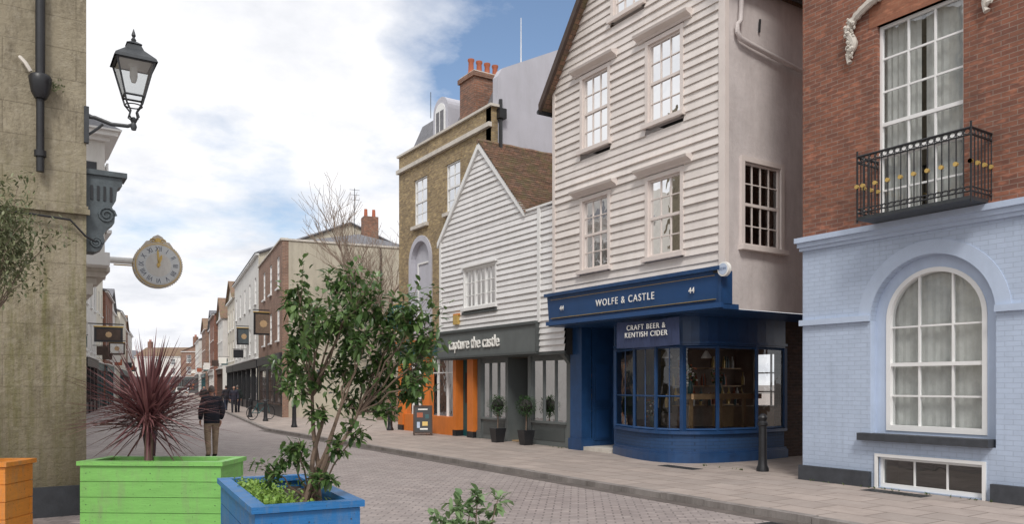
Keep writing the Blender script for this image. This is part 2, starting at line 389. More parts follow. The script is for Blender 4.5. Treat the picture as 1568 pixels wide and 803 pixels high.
# ------------------------------------------------------------------ ground
def sheet(name, m, pts, z):
    me = bpy.data.meshes.new(name); me.from_pydata([(x, y, z) for x, y in pts], [], [tuple(range(len(pts)))])
    me.materials.append(M[m]); o = bpy.data.objects.new(name, me); scene.collection.objects.link(o); return o
ZR = -.09
sheet('ground', 'ground', [(-2500, -2500), (2500, -2500), (2500, 2500), (-2500, 2500)], ZR-.006)
sheet('road', 'road', [(-14, -12), (9, -12), (9, 31), (12, 50.7), (60, 350), (30, 350), (-2, 60), (-14, 24)], ZR)
g = G('pavement')
edge = [(8.85, -12), (8.85, 31), (12.0, 50.7), (60, 350)]
g.prism('slabs', 'pave', lambda u, v, w: (u, v, w), edge+[(120, 350), (120, -12)], ZR, 0)
for (x0, y0), (x1, y1) in zip(edge, edge[1:]):
    L = math.hypot(x1-x0, y1-y0); n = int(L/.9) if y0 < 40 else 6
    for i in range(n):
        a, b = i/n+.006/L, (i+1)/n-.006/L
        g.prism('kerb', 'kerb', lambda u, v, w: (u, v, w), [(x0+(x1-x0)*a-.16, y0+(y1-y0)*a), (x0+(x1-x0)*a-.002, y0+(y1-y0)*a), (x0+(x1-x0)*b-.002, y0+(y1-y0)*b), (x0+(x1-x0)*b-.16, y0+(y1-y0)*b)], ZR, .004+R.uniform(-.006, .006))
g.done()
g = G('road_gutter'); g.cube('channel', 'gutter', 8.44, 8.685, -12, 31, ZR-.03, ZR+.004); g.done()
g = G('drain_grate')
g.cube('frame', 'iron', 7.85, 8.4, 6.1, 6.7, ZR-.02, ZR+.008)
for i in range(8): g.cube('slot', 'void', 7.9+i*.06, 7.93+i*.06, 6.15, 6.65, ZR, ZR+.012)
g.done()
g = G('pavement_grates')
for (x, y) in ((11.7, 11.6), (11.75, 7.0)):
    g.cube('plate', 'iron', x-.15, x+.15, y-.5, y+.5, -.01, .006)
    for i in range(12): g.cube('slot', 'void', x-.12, x+.12, y-.46+i*.08, y-.43+i*.08, 0, .009)
g.done()
g = G('wall_base_weeds')
for (xw, ya, yb, nn) in ((12.0, 5.2, 8.9, 26), (12.35, 10.5, 11.8, 12), (12.6, 16.5, 17.4, 8)):
    for k in range(nn):
        px, py_ = xw-R.uniform(0, .05), R.uniform(ya, yb)
        for j in range(7):
            d = Vector((R.uniform(-1, .3), R.uniform(-1, 1), R.uniform(.3, 1.4))).normalized()*R.uniform(.02, .06); s = d.cross(Vector((0, 0, 1)))*.25; q = Vector((px, py_, .002))
            g.add('leaves', 'weed', [tuple(q), tuple(q+d*.5+s), tuple(q+d), tuple(q+d*.5-s)], [(0, 1, 2, 3)])
g.done()

# ------------------------------------------------------------------ georgian house (pale blue ground floor)
g = G('georgian_brick_house'); f = fx(12.1)
S0, S1 = 1.5, 8.95; cu = 6.66; ro = .98; ri = .79; sp = 2.76
def arch_face(part, m, f, u0, u1, v_sp, v_top, cu, r, w, dep, n=28):
    pts = [(cu+r*math.cos(math.pi*i/n), v_sp+r*math.sin(math.pi*i/n)) for i in range(n+1)]
    for (a, b), (c, d) in zip(pts, pts[1:]):
        g.add(part, m, [f(a, b, w), f(c, d, w), f(c, v_top, w), f(a, v_top, w)], [(0, 1, 2, 3)])
        g.add(part, m, [f(a, b, w), f(c, d, w), f(c, d, w-dep), f(a, b, w-dep)], [(0, 1, 2, 3)])
    return pts
zt = 4.1; dz = .16
g.wall('ground_floor', 'palebr', f, S0, cu-ro, -.05, zt); g.wall('ground_floor', 'palebr', f, cu+ro, S1, -.05, zt)
arch_face('ground_floor', 'palebr', f, cu-ro, cu+ro, sp, zt, cu, ro, 0, dz)
for u in (cu-ro, cu+ro): g.add('ground_floor', 'pale', [f(u, 0.8, 0), f(u, sp, 0), f(u, sp, -dz), f(u, .8, -dz)], [(0, 1, 2, 3)])
g.wall('ground_floor', 'palebr', f, cu-ro, cu+ro, -.05, .78, holes=[(5.86, 7.5, 0.02, .52)], rev=.15)
g.add('ground_floor', 'pale', [f(cu-ro, .78, 0), f(cu+ro, .78, 0), f(cu+ro, .78, -dz), f(cu-ro, .78, -dz)], [(0, 1, 2, 3)])
def f2(u, v, w): return f(u, v, w-dz)
g.wall('arch_recess', 'pale', f2, cu-ro, cu-ri, .78, sp); g.wall('arch_recess', 'pale', f2, cu+ri, cu+ro, .78, sp)
n = 28
for i in range(n):
    t0, t1 = math.pi*i/n, math.pi*(i+1)/n
    q = [(cu+ri*math.cos(t0), sp+ri*math.sin(t0)), (cu+ri*math.cos(t1), sp+ri*math.sin(t1)), (cu+ro*math.cos(t1), sp+ro*math.sin(t1)), (cu+ro*math.cos(t0), sp+ro*math.sin(t0))]
    g.add('arch_recess', 'pale', [f2(u, v, 0) for u, v in q], [(0, 1, 2, 3)])
    q2 = q[:2]
    g.add('arch_frame', 'white', [f2(*q2[0], 0.02), f2(*q2[1], 0.02), f2(*q2[1], -.12), f2(*q2[0], -.12)], [(0, 1, 2, 3)])
    rr = ri-.07
    q3 = [(cu+rr*math.cos(t0), sp+rr*math.sin(t0)), (cu+rr*math.cos(t1), sp+rr*math.sin(t1))]
    g.add('arch_frame', 'white', [f2(*q2[0], .02), f2(*q2[1], .02), f2(*q3[1], .02), f2(*q3[0], .02)], [(0, 1, 2, 3)])
    g.add('arch_frame', 'white', [f2(*q3[0], .02), f2(*q3[1], .02), f2(*q3[1], -.12), f2(*q3[0], -.12)], [(0, 1, 2, 3)])
    a, b = ro+.002, ro+.22
    q4 = [(cu+a*math.cos(t0), sp+a*math.sin(t0)), (cu+a*math.cos(t1), sp+a*math.sin(t1)), (cu+b*math.cos(t1), sp+b*math.sin(t1)), (cu+b*math.cos(t0), sp+b*math.sin(t0))]
    g.prism('arch_band', 'pale', f, q4, 0.0, .012)
A, B = cu-ri, cu+ri
for u0, u1 in ((A, A+.07), (B-.07, B)): g.box('arch_frame', 'white', f2, u0, u1, .95, sp, -.12, .02)
g.box('arch_frame', 'white', f2, A+.07, B-.07, .95, 1.04, -.12, .018)
g.box('arch_frame', 'white', f2, A+.07, B-.07, 2.0, 2.06, -.11, 0.0)
for k in (1, 2):
    u = A+(B-A)*k/3; h = sp+math.sqrt(max(0, (ri-.05)**2-(u-cu)**2))
    g.box('arch_bars', 'white', f2, u-.014, u+.014, 1.04, h, -.09, -.03)
for v in (1.52, sp-.12):
    hw = ri-.06
    g.box('arch_bars', 'white', f2, cu-hw, cu+hw, v-.014, v+.014, -.088, -.032)
pts = [(A, .95), (B, .95)]+[(cu+ri*math.cos(math.pi*i/20), sp+ri*math.sin(math.pi*i/20)) for i in range(21)]
g.add('glass', 'glass', [f2(u, v, -.06) for u, v in pts], [tuple(range(len(pts)))])
for k in range(26):
    u0, u1 = A+(B-A)*k/26, A+(B-A)*(k+1)/26; w0, w1 = -.15-.012*(k % 2), -.15-.012*((k+1) % 2)
    tp = lambda u: sp+math.sqrt(max(0, ri*ri-(u-cu)**2))
    g.add('net_curtain', 'curtain', [f2(u0, .95, w0), f2(u1, .95, w1), f2(u1, tp(u1), w1), f2(u0, tp(u0), w0)], [(0, 1, 2, 3)])
g.box('arch_recess', 'pale', f2, cu-ri, cu+ri, .78, .95, -.2, 0.0)
g.box('sill', 'slate_sill', f, 5.72, 7.8, .78, .9, -.1, .14)
window(g, f, 5.86, 7.5, .02, .52, 3, 1, case=.05, sill=False, curtain=0, w=-.1, blind=.0)
g.box('plinth', 'slate_sill', f, 7.62, 8.98, -.05, .26, 0, .09); g.box('plinth', 'slate_sill', f, S0, 5.72, -.05, .26, 0, .09)
g.box('band', 'pale', f, cu+ro+.0, 8.99, 2.76, 2.86, 0, .06); g.box('band', 'pale', f, S0, cu-ro, 2.76, 2.86, 0, .06)
for a, b, w in ((4.1, 4.16, .06), (4.16, 4.24, .10), (4.24, 4.33, .15)): g.box('cornice', 'pale', f, S0, S1+w*.5, a, b, 0, w)
H = (6.14, 7.52, 4.36, 7.62)
g.wall('upper_wall', 'redbr', f, S0, S1, 4.33, 12.5, holes=[H, (2.3, 3.7, 4.36, 7.62)], rev=.14)
g.box('window_arch', 'rubbed', f, 6.0, 7.66, 7.62, 8.0, -.1, .004)
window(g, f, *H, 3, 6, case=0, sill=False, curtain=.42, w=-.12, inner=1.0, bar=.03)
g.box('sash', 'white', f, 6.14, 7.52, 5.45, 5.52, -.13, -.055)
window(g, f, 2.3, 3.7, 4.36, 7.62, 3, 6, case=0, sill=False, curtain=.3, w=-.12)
g.wall('side_wall', 'redbr', fy(1.5), 12.1, 20, -.05, 12.5)
g.add('side_wall', 'redbr', [(12.1, S1, -.05), (20, S1, -.05), (20, S1, 12.5), (12.1, S1, 12.5)], [(0, 1, 2, 3)])
g.cube('roof', 'dslate', 12.0, 20, S0, S1, 12.5, 12.7)
for u0, dr in ((7.95, 1), (5.75, -1)):
    pts = []; rd = []
    for i in range(24):
        t = i/23
        if t < .55: q = t/.55; pts.append(f(u0-dr*(1-q)*.55, 8.05-.25*q**2+.0, .08))
        else: q = (t-.55)/.45; pts.append(f(u0+.05*math.sin(q*9), 7.8-.65*q, .07))
        rd.append(.05+.028*abs(math.sin(i*1.7))-(.03*max(0, t-.8)*5))
    g.tube('stone_swag', 'stone', pts, rd, 7)
    for i in range(60):
        q = R.random(); x = u0+R.uniform(-.09, .09)*(1-.4*q); z = 7.9-.68*q
        p = f(x, z, .08+R.uniform(0, .06)); r = R.uniform(.016, .036)
        g.tube('stone_swag', 'stone', [(p[0], p[1], p[2]-r), p, (p[0], p[1]+R.uniform(-.02, .02), p[2]+r)], [r*.4, r, r*.3], 6)
g.done()
g = G('iron_balcony'); a, b, xo = 5.74, 7.5, .58
f = fx(12.1)
g.box('slab', 'iron', f, a, b, 4.34, 4.39, .1, xo+.02)
def rail(p, q, z, r=.012): g.tube('rails', 'black', [f(p[0], z, p[1]), f(q[0], z, q[1])], r, 6)
corners = [(a, .0), (a, xo), (b, xo), (b, .0)]
for p, q in zip(corners, corners[1:]):
    for z, r in ((4.46, .012), (4.52, .01), (5.26, .012), (5.36, .02)): rail(p, q, z, r)
    L = math.hypot(q[0]-p[0], q[1]-p[1]); n = max(3, int(round(L/.105)))
    for i in range(n+1):
        u, w = p[0]+(q[0]-p[0])*i/n, p[1]+(q[1]-p[1])*i/n
        g.tube('bars', 'black', [f(u, 4.39, w), f(u, 5.36, w)], .010, 5)
        if i < n:
            um, wm = p[0]+(q[0]-p[0])*(i+.5)/n, p[1]+(q[1]-p[1])*(i+.5)/n; du, dw = (q[0]-p[0])/L, (q[1]-p[1])/L
            for zc in (5.31, 4.49):
                ring = [f(um+du*.04*math.cos(t*math.pi/5), zc+.04*math.sin(t*math.pi/5), wm+dw*.04*math.cos(t*math.pi/5)) for t in range(11)]
                g.tube('scrolls', 'black', ring, .007, 4)
        if i % 2 == 0:
            c0 = f(u, 4.88, w); g.tube('rosettes', 'gold', [(c0[0]-.03, c0[1]-.0, c0[2]), (c0[0]+.02, c0[1], c0[2])], [.034, .03], 8)
for u in (a, b): g.tube('posts', 'black', [f(u, 4.3, xo), f(u, 5.45, xo)], .016, 6)
g.done()

# ------------------------------------------------------------------ weatherboarded gabled house with blue shop
g = G('weatherboarded_gabled_house'); f = fx(12.0)
Y0, Y1 = 10.64, 16.38; zb = 4.02; zeR, zeL = 9.8, 9.2; slp = 1.29
ym = (zeL-zeR+slp*(Y1+Y0))/(2*slp); zap = zeL+slp*(Y1-ym)
Lf = lambda z: Y0 if z < zeR else min(ym, Y0+(z-zeR)/slp)
Rf = lambda z: Y1 if z < zeL else max(ym, Y1-(z-zeL)/slp)
W = [(14.2, 15.16, 4.5, 6.2), (11.85, 12.83, 4.5, 6.2), (14.2, 15.16, 7.45, 9.2), (11.85, 12.83, 7.45, 9.2), (13.03, 14.0, 10.25, 11.6)]
hb = [(a-.09, b+.09, c-.09, d+.09) for a, b, c, d in W]
g.boards('weatherboards', 'board', f, zb, zap, .178, Lf, Rf, hb, .045)
for w_ in W:
    g.reveal('window_reveal', 'trim', f, (w_[0]-.09, w_[1]+.09, w_[2]-.09, w_[3]+.09), .1)
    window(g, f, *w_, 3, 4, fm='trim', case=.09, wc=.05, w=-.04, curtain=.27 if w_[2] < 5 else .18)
    hood(g, f, w_[0]-.33, w_[1]+.33, w_[3]+.12)
g.box('corner_board', 'trim', f, Y0-.03, Y0+.14, zb, zeR, -.05, .06)
g.box('corner_board', 'trim', f, Y1-.1, Y1, zb, zeL, -.05, .055)
fs = fy(Y0); SW = (12.5, 13.62, 4.5, 6.2)
g.wall('side_wall', 'plaster', fs, 12.0, 19, 3.22, zeR+.1, holes=[SW], rev=.1)
window(g, fs, *SW, 4, 4, fm='trim', case=.1, wc=.05, w=-.05, curtain=.2)
g.add('far_side_wall', 'board', [(12.0, Y1, 3.2), (19, Y1, 3.2), (19, Y1, zeL), (12.0, Y1, zeL)], [(0, 1, 2, 3)])
for ye, ze_, ov in ((Y0, zeR, 1.03), (Y1, zeL, 1.09)):
    dy = (ye-ym); p0 = (ym, zap+.0); p1 = (ym+dy*ov, zap-(zap-ze_)*ov)
    vs = []
    for x in (11.72, 19.2): vs += [(x, p0[0], p0[1]+.12), (x, p1[0], p1[1]+.12), (x, p1[0], p1[1]), (x, p0[0], p0[1])]
    g.add('roof', 'tiles', vs, [(0, 1, 5, 4), (1, 2, 6, 5), (2, 3, 7, 6), (0, 4, 7, 3)])
    vs = []
    for x in (11.70, 11.78): vs += [(x, p0[0], p0[1]+.16), (x, p1[0], p1[1]+.16), (x, p1[0], p1[1]-.08), (x, p0[0], p0[1]-.1)]
    g.add('bargeboard', 'bargeb', vs, [(0, 1, 2, 3), (4, 5, 6, 7), (0, 1, 5, 4), (1, 2, 6, 5), (2, 3, 7, 6), (0, 3, 7, 4)])
g.tube('gutter', 'black', [(11.7, Y1+.3, zeL-.4), (19, Y1+.3, zeL-.4)], .06)
g.tube('gutter', 'black', [(11.75, Y0-.22, zeR-.05), (19, Y0-.22, zeR-.05)], .06)
g.box('eave_soffit', 'bargeb', fs, 12.0, 19, zeR-.02, zeR+.05, 0, .2)
g.tube('drainpipe', 'plaster', [(12.35, Y0-.2, 9.7), (12.35, Y0-.09, 9.4), (12.32, Y0-.09, 8.95), (12.22, Y0-.09, 8.85), (12.22, Y0-.09, 8.7), (12.32, Y0-.09, 8.6), (12.6, Y0-.09, 8.55), (15.5, Y0-.09, 8.2)], .05, 10)
g.tube('vent_rod', 'black', [(12.95, Y0-.03, 8.9), (12.95, Y0-.05, 9.15)], .025, 6)
g.box('fascia_backing', 'blue', f, Y0-.06, Y1+.02, 3.2, 3.3, -.3, .16)
g.prism('fascia_sign', 'signblue', lambda u, v, w: (12.0-u, w, v), [(0, 3.3), (.16, 3.3), (.22, 3.95), (0, 3.95)], Y0-.05, Y1)
g.box('fascia_cornice', 'blue', f, Y0-.09, Y1+.04, 3.95, 4.03, -.02, .3)
g.box('fascia_cornice', 'signblue', f, Y0-.08, Y1+.03, 3.22, 3.32, .16, .24)
for v0, v1 in ((3.86, 3.868), (3.39, 3.398)): g.box('sign_lining', 'gold', f, Y0+.1, Y1-.15, v0, v1, .1, .222)
g.box('sign_end', 'blue', fs, 11.78, 12.1, 3.3, 3.95, 0, .07)
g.text('shop_name', 'letter', 'WOLFE & CASTLE', (11.775, 13.42, 3.62), .225, spacing=1.25, sx=.92)
g.text('shop_number', 'letter', '44', (11.775, 11.35, 3.62), .17); g.text('shop_number', 'letter', '44', (11.775, 15.75, 3.62), .17)
g.cube('soffit', 'blue', 12.0, 18.9, Y0+.02, Y1-.02, 3.19, 3.215)
P = [(12.75, 14.8), (12.32, 13.65), (12.2, 12.82), (12.45, 12.25), (13.14, 11.9), (14.3, 11.8), (15.4, 11.9)]
cx, cy = 14.0, 13.6
def off(p, d):
    v = Vector((p[0]-cx, p[1]-cy)); v.normalize(); return (p[0]+v.x*d, p[1]+v.y*d)
def loop(part, m, d, z0, z1):
    pl = []
    for i in range(len(P)-1):
        for t in [j/4 for j in range(4)]:
            a_, b_ = P[i], P[i+1]; pm = P[max(i-1, 0)]; pn = P[min(i+2, len(P)-1)]
            q = [0.5*((2*a_[c])+(-pm[c]+b_[c])*t+(2*pm[c]-5*a_[c]+4*b_[c]-pn[c])*t*t+(-pm[c]+3*a_[c]-3*b_[c]+pn[c])*t**3) for c in (0, 1)]
            pl.append(off(q, d))
    pl.append(off(P[-1], d)); pl += [(15.4, 12.4), (13.2, 14.8)]
    g.prism(part, m, lambda u, v, w: (u, v, w), pl, z0, z1)
loop('bow_base', 'bluebr', .0, 0, .62); loop('bow_plinth', 'blue', .09, -.02, .2); loop('bow_plinth', 'blue', .055, .2, .25); loop('bow_sill', 'blue', .07, .62, .69)
loop('bow_fascia', 'blue', .03, 2.56, 3.19); loop('bow_cornice', 'blue', .08, 2.6, 2.66)
for i, p in enumerate(P):
    r = .05 if i in (0, 3, 6) else .032
    g.prism('bow_mullion', 'blue', lambda u, v, w: (u, v, w), [(p[0]-r, p[1]-r), (p[0]+r, p[1]-r), (p[0]+r, p[1]+r), (p[0]-r, p[1]+r)], .69, 2.56)
for i, (p, q) in enumerate(zip(P, P[1:])):
    g.add('bow_glass', 'shopglass', [(*p, .69), (*q, .69), (*q, 2.56), (*p, 2.56)], [(0, 1, 2, 3)])
    for z in (.71, 2.54): g.tube('bow_rail', 'blue', [(*p, z), (*q, z)], .035, 4)
    if i < 3:
        for z in (1.45,): g.tube('bow_rail', 'blue', [(*p, z), (*q, z)], .018, 4)
        m_ = (p[0]+(q[0]-p[0])*.5, p[1]+(q[1]-p[1])*.5); g.tube('bow_bar', 'blue', [(*m_, .7), (*m_, 2.54)], .016, 4)
# shop interior
g.cube('interior_floor', 'inwood', 12.9, 18.8, 12.3, 16.3, .02, .06)
g.wall('interior_wall', 'inwall', fx(18.8), 11.95, 16.3, 0, 3.18, holes=[(12.6, 13.9, 1.0, 2.6), (14.4, 15.6, .9, 2.6)], rev=.2)
g.add('interior_wall', 'inwall', [(14.4, 16.3, 0), (18.8, 16.3, 0), (18.8, 16.3, 3.18), (14.4, 16.3, 3.18)], [(0, 1, 2, 3)])
for u in (13.25, 15.0): g.box('rear_window_bar', 'white', fx(18.85), u-.03, u+.03, .9, 2.6, 0, .03)
for v in (1.5, 2.05): g.box('rear_window_bar', 'white', fx(18.85), 12.6, 15.6, v-.02, v+.02, 0, .028)
g.cube('side_wall_ground', 'darkbr', 15.42, 19, 11.92, 12.2, 0, 3.19)
g.cube('window_bench', 'inwood', 12.62, 14.9, 12.14, 12.62, 1.38, 1.5)
for x in (12.85, 13.8, 14.6): g.cube('bench_leg', 'inwood', x, x+.07, 12.4, 12.47, .69, 1.38)
for i in range(26):
    x, y = R.uniform(13.2, 17.5), R.uniform(12.9, 15.8); z = R.choice([1.15, 1.3, 1.7])
    g.lathe('bottles', R.choice(['teal', 'bark', 'gold', 'letter', 'terra']), x, y, [(.04, z), (.04, z+.2), (.015, z+.26), (.015, z+.33)], 8)
g.cube('counter', 'inwood', 15.5, 17.5, 13.5, 14.2, .1, 1.15)
for x, y in ((14, 15.9), (15.6, 15.9), (17.2, 15.9)):
    for z in (1.13, 1.68, 2.2): g.cube('shelving', 'inwood', x, x+1.4, y, y+.3, z-.03, z)
for k in range(40):
    x = R.uniform(14.45, 18.4); z = R.choice([1.13, 1.68, 2.2]); g.lathe('shelf_bottles', R.choice(['teal', 'bark', 'gold', 'letter', 'terra', 'orange']), x, 15.98, [(.05, z), (.05, z+.2), (.02, z+.28), (.02, z+.34)], 6)
for x, y in ((13.3, 13.6), (14.2, 13.2), (14.6, 14.4)):
    g.tube('pendant', 'black', [(x, y, 3.18), (x, y, 2.5)], .008, 4); g.lathe('pendant_shade', 'letter', x, y, [(.03, 2.52), (.13, 2.36), (.13, 2.34)], 12)
for (vx, vy) in ((12.85, 12.35), (13.6, 12.2), (12.62, 13.3)):
    zv = 1.5 if vy < 13 else .72
    for i in range(60):
        a_, z = R.uniform(0, 6.28), zv+R.uniform(.22, .62); r = R.uniform(0, .2)
        g.lathe('flowers', R.choice(['terra', 'boxleaf', 'boxleaf', 'weed', 'letter']), vx+.2*r+r*math.cos(a_), vy+.12+.6*r*math.sin(a_), [(.005, z), (.03, z+.02), (.01, z+.045)], 6)
    g.lathe('vase', 'teal', vx+.05, vy+.12, [(.05, zv), (.07, zv+.12), (.03, zv+.3)], 10)
# entrance
g.cube('door_pier', 'blue', 12.62, 12.95, 16.02, 16.5, 0, 3.19); g.cube('door_pier_base', 'blue', 12.58, 12.97, 15.98, 16.54, 0, .3)
fe = fy(16.0)
g.wall('entrance_panelling', 'blue', fe, 12.95, 14.3, 0, 3.19)
for a_, b_ in ((13.02, 13.55), (13.65, 14.2)):
    for c_, d_ in ((.25, 1.1), (1.25, 2.3)): g.box('panel_mould', 'blue', fe, a_, b_, c_, d_, 0.0, .02); g.box('panel_mould', 'signblue', fe, a_+.06, b_-.06, c_+.06, d_-.06, .02, .025)
fd = fx(14.3)
g.box('door', 'blue', fd, 15.0, 16.0, .1, .95, -.05, 0); window(g, fd, 15.05, 15.95, .95, 2.2, 2, 3, fm='blue', case=0, sill=False, curtain=0, meet=False, w=-.02)
g.box('door', 'blue', fd, 15.0, 16.0, 2.2, 3.19, -.05, 0); g.cube('entrance_wall', 'blue', 12.8, 14.3, 14.85, 14.95, 0, 3.19)
g.cube('door_step', 'stone', 12.65, 14.3, 14.95, 16.0, 0, .1)
vs = []; nb = 20
for i in range(nb+1):
    u = 11.85+2.0*i/nb; sag = .03*math.sin(math.pi*i/nb); wv = .012*math.sin(i*1.3)
    vs += [(11.93+wv, u, 3.14-sag), (11.95-wv, u, 2.55-sag*.6)]
g.add('banner', 'navyban', vs, [(2*i, 2*i+2, 2*i+3, 2*i+1) for i in range(nb)])
g.text('banner_text', 'letter', 'CRAFT BEER &\nKENTISH CIDER', (11.905, 12.85, 2.9), .165, spacing=1.2)
g.disc('round_plaque', 'letter', fx(11.80), 10.47, 3.95, .14, 0, .08, 24); g.disc('round_plaque_inner', 'pale', fx(11.715), 10.47, 3.95, .11, 0, .004, 24)
g.text('plaque_text', 'signblue', 'CCTV', (11.70, 10.47, 3.95), .07, ext=.001)
g.box('plaque_arm', 'black', fs, 11.74, 11.79, 3.9, 4.0, -.1, .1)
g.done()

# ------------------------------------------------------------------ small gabled weatherboarded house with grey shop
g = G('small_gabled_house'); f = fx(12.4)
za, yr = 9.1, 20.75
def Lz(z): return 16.42 if z < 6.6 else min(yr, 18.3+(z-6.6)*(yr-18.3)/(za-6.6))
def Rz(z): return 23.35 if z < 6.5 else max(yr, 23.35-(z-6.5)*(23.35-yr)/(za-6.5))
Wc = (19.84, 21.68, 4.12, 5.32)
g.boards('weatherboards', 'boardw', f, 2.6, za, .168, Lz, Rz, [(Wc[0]-.07, Wc[1]+.07, Wc[2]-.07, Wc[3]+.07)], .045)
g.reveal('window_reveal', 'white', f, (Wc[0]-.07, Wc[1]+.07, Wc[2]-.07, Wc[3]+.07), .1)
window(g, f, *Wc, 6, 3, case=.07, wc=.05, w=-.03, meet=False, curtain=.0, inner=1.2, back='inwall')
for u in (Wc[0]+(Wc[1]-Wc[0])/3, Wc[0]+(Wc[1]-Wc[0])*2/3): g.box('casement', 'white', f, u-.03, u+.03, Wc[2], Wc[3], -.05, .015)
g.box('window_apron', 'greyd', f, Wc[0]-.1, Wc[1]+.1, Wc[2]-.2, Wc[2]-.12, 0, .09)
g.box('window_head', 'white', f, Wc[0]-.12, Wc[1]+.12, Wc[3]+.075, Wc[3]+.12, 0, .12)
g.box('corner_board', 'white', f, 17.5, 17.62, 3.42, 6.55, .0, .07); g.box('corner_board', 'white', f, 23.25, 23.36, 2.6, 6.5, 0, .06)
g.box('parapet_cap', 'white', f, 16.42, 18.3, 6.56, 6.62, -.1, .07)
g.add('light_leak_seal', 'void', [(13.68, 16.4, 2.5), (13.68, 23.3, 2.5), (13.68, 23.3, 6.4), (13.68, 16.4, 6.4)], [(0, 1, 2, 3)])  # added hidden backing, blocks sky light leaking through the hollow behind the boards
g.add('light_leak_seal', 'void', [(12.41, 16.4, 2.5), (13.68, 16.4, 2.5), (13.68, 16.4, 6.4), (12.41, 16.4, 6.4)], [(0, 1, 2, 3)])
for p, q in (((yr, za), (18.25, 6.55)), ((yr, za), (23.45, 6.4))):
    vs = []
    for w0 in (-.02, .1): vs += [f(p[0], p[1]+.08, w0), f(q[0], q[1]+.08, w0), f(q[0], q[1]-.1, w0), f(p[0], p[1]-.12, w0)]
    g.add('bargeboard', 'white', vs, [(0, 1, 2, 3), (4, 5, 6, 7), (0, 1, 5, 4), (1, 2, 6, 5), (2, 3, 7, 6), (0, 3, 7, 4)])
nC = 30
for i in range(nC):
    t0, t1 = i/nC, (i+1)/nC
    ya, zA = 18.2+(yr-18.2)*t0, 6.55+(za-6.45)*t0; yb, zB = 18.2+(yr-18.2)*t1, 6.55+(za-6.45)*t1
    nx = 30; vs = []
    for k in range(nx+1):
        x = 12.28+5.2*k/nx; j = R.uniform(0, .03)
        vs += [(x, ya-.02, zA+.045+j), (x, yb, zB+.012), (x, ya-.01, zA)]
    fsx = []
    for k in range(nx): q = 3*k; fsx += [(q, q+3, q+4, q+1), (q, q+3, q+5, q+2)]
    g.add('tiled_roof', 'tiles', vs, fsx)
g.tube('ridge_tiles', 'tiles', [(12.28+.4*k, yr, za+.1+.02*(k % 2)) for k in range(14)], .08, 8)
g.add('back_roof', 'tiles', [(12.3, yr, za+.05), (12.75, yr, za+.05), (12.75, 23.4, 6.45), (12.3, 23.4, 6.45)], [(0, 1, 2, 3)])
g.add('flat_roof', 'dslate', [(12.4, 16.4, 6.5), (17.5, 16.4, 6.5), (17.5, 18.3, 6.5), (12.4, 18.3, 6.5)], [(0, 1, 2, 3)])
g.box('fascia_sign', 'grey', f, 17.62, 23.4, 2.62, 3.38, .0, .1); g.box('fascia_frame', 'greyd', f, 17.58, 23.44, 3.38, 3.46, 0, .16); g.box('fascia_frame', 'greyd', f, 17.58, 23.44, 2.56, 2.62, -.02, .15)
g.box('fascia_frame', 'greyd', f, 17.56, 17.62, 2.62, 3.38, 0, .14)
g.text('shop_name', 'letter', 'capture the castle', (12.27, 21.0, 3.0), .52, ext=.02, sx=.82)
g.cube('soffit', 'greyd', 12.37, 12.95, 16.42, 23.35, 2.52, 2.598)
fs_ = fx(12.8)
for u0, u1 in ((16.6, 16.85), (18.55, 18.7), (19.75, 19.9), (21.35, 21.55)):
    g.box('pilaster', 'grey', fs_, u0, u1, 0, 2.52, -.1, .04); g.box('pilaster_base', 'grey', fs_, u0-.02, u1+.02, 0, .25, 0, .07)
for u0, u1 in ((16.85, 18.55), (19.9, 21.35)):
    g.box('stallriser', 'grey', fs_, u0, u1, 0, .62, -.1, 0); g.box('stall_panel', 'greyd', fs_, u0+.12, u1-.12, .15, .52, 0, .012)
    g.box('shop_sill', 'grey', fs_, u0, u1, .62, .68, -.1, .06); g.box('shop_head', 'grey', fs_, u0, u1, 2.38, 2.52, -.1, .01)
    g.add('shop_glass', 'shopglass', [fs_(u0, .68, -.04), fs_(u1, .68, -.04), fs_(u1, 2.38, -.04), fs_(u0, 2.38, -.04)], [(0, 1, 2, 3)])
    for k in (1, 2): u = u0+(u1-u0)*k/3; g.box('shop_mullion', 'grey', fs_, u-.025, u+.025, .68, 2.38, -.07, 0)
fd = fx(13.5)
g.box('door', 'greyd', fd, 18.7, 19.75, 0, .7, -.05, 0); window(g, fd, 18.8, 19.65, .7, 2.2, 1, 1, fm='greyd', case=.1, sill=False, curtain=0)
g.cube('door_side', 'grey', 12.9, 13.5, 18.6, 18.69, 0, 2.5); g.cube('door_side', 'grey', 12.9, 13.5, 19.76, 19.85, 0, 2.5)
g.add('interior_wall', 'inwall', [(15.5, 16.5, 0), (15.5, 21.5, 0), (15.5, 21.5, 2.6), (15.5, 16.5, 2.6)], [(0, 1, 2, 3)])
g.add('interior_wall', 'inwall', [(12.9, 21.5, 0), (15.5, 21.5, 0), (15.5, 21.5, 2.6), (12.9, 21.5, 2.6)], [(0, 1, 2, 3)])
g.cube('interior_ceiling', 'inwall', 12.96, 15.5, 16.5, 21.5, 2.53, 2.56); g.cube('interior_floor', 'inwood', 12.9, 15.5, 16.5, 21.5, .01, .04)
for i in range(190):
    y = R.choice([R.uniform(16.95, 18.4), R.uniform(20, 21.2)]); x = R.uniform(12.98, 13.9); z = R.choice([.7, .7, 1.0, 1.3, 1.6, 1.9]); s_ = R.uniform(.05, .13)
    g.cube('display_goods', R.choice(['letter', 'orange', 'teal', 'inwood', 'gold', 'terra', 'curtain', 'pale', 'boxleaf']), x, x+s_, y, y+s_, z, z+s_*R.uniform(.8, 2))
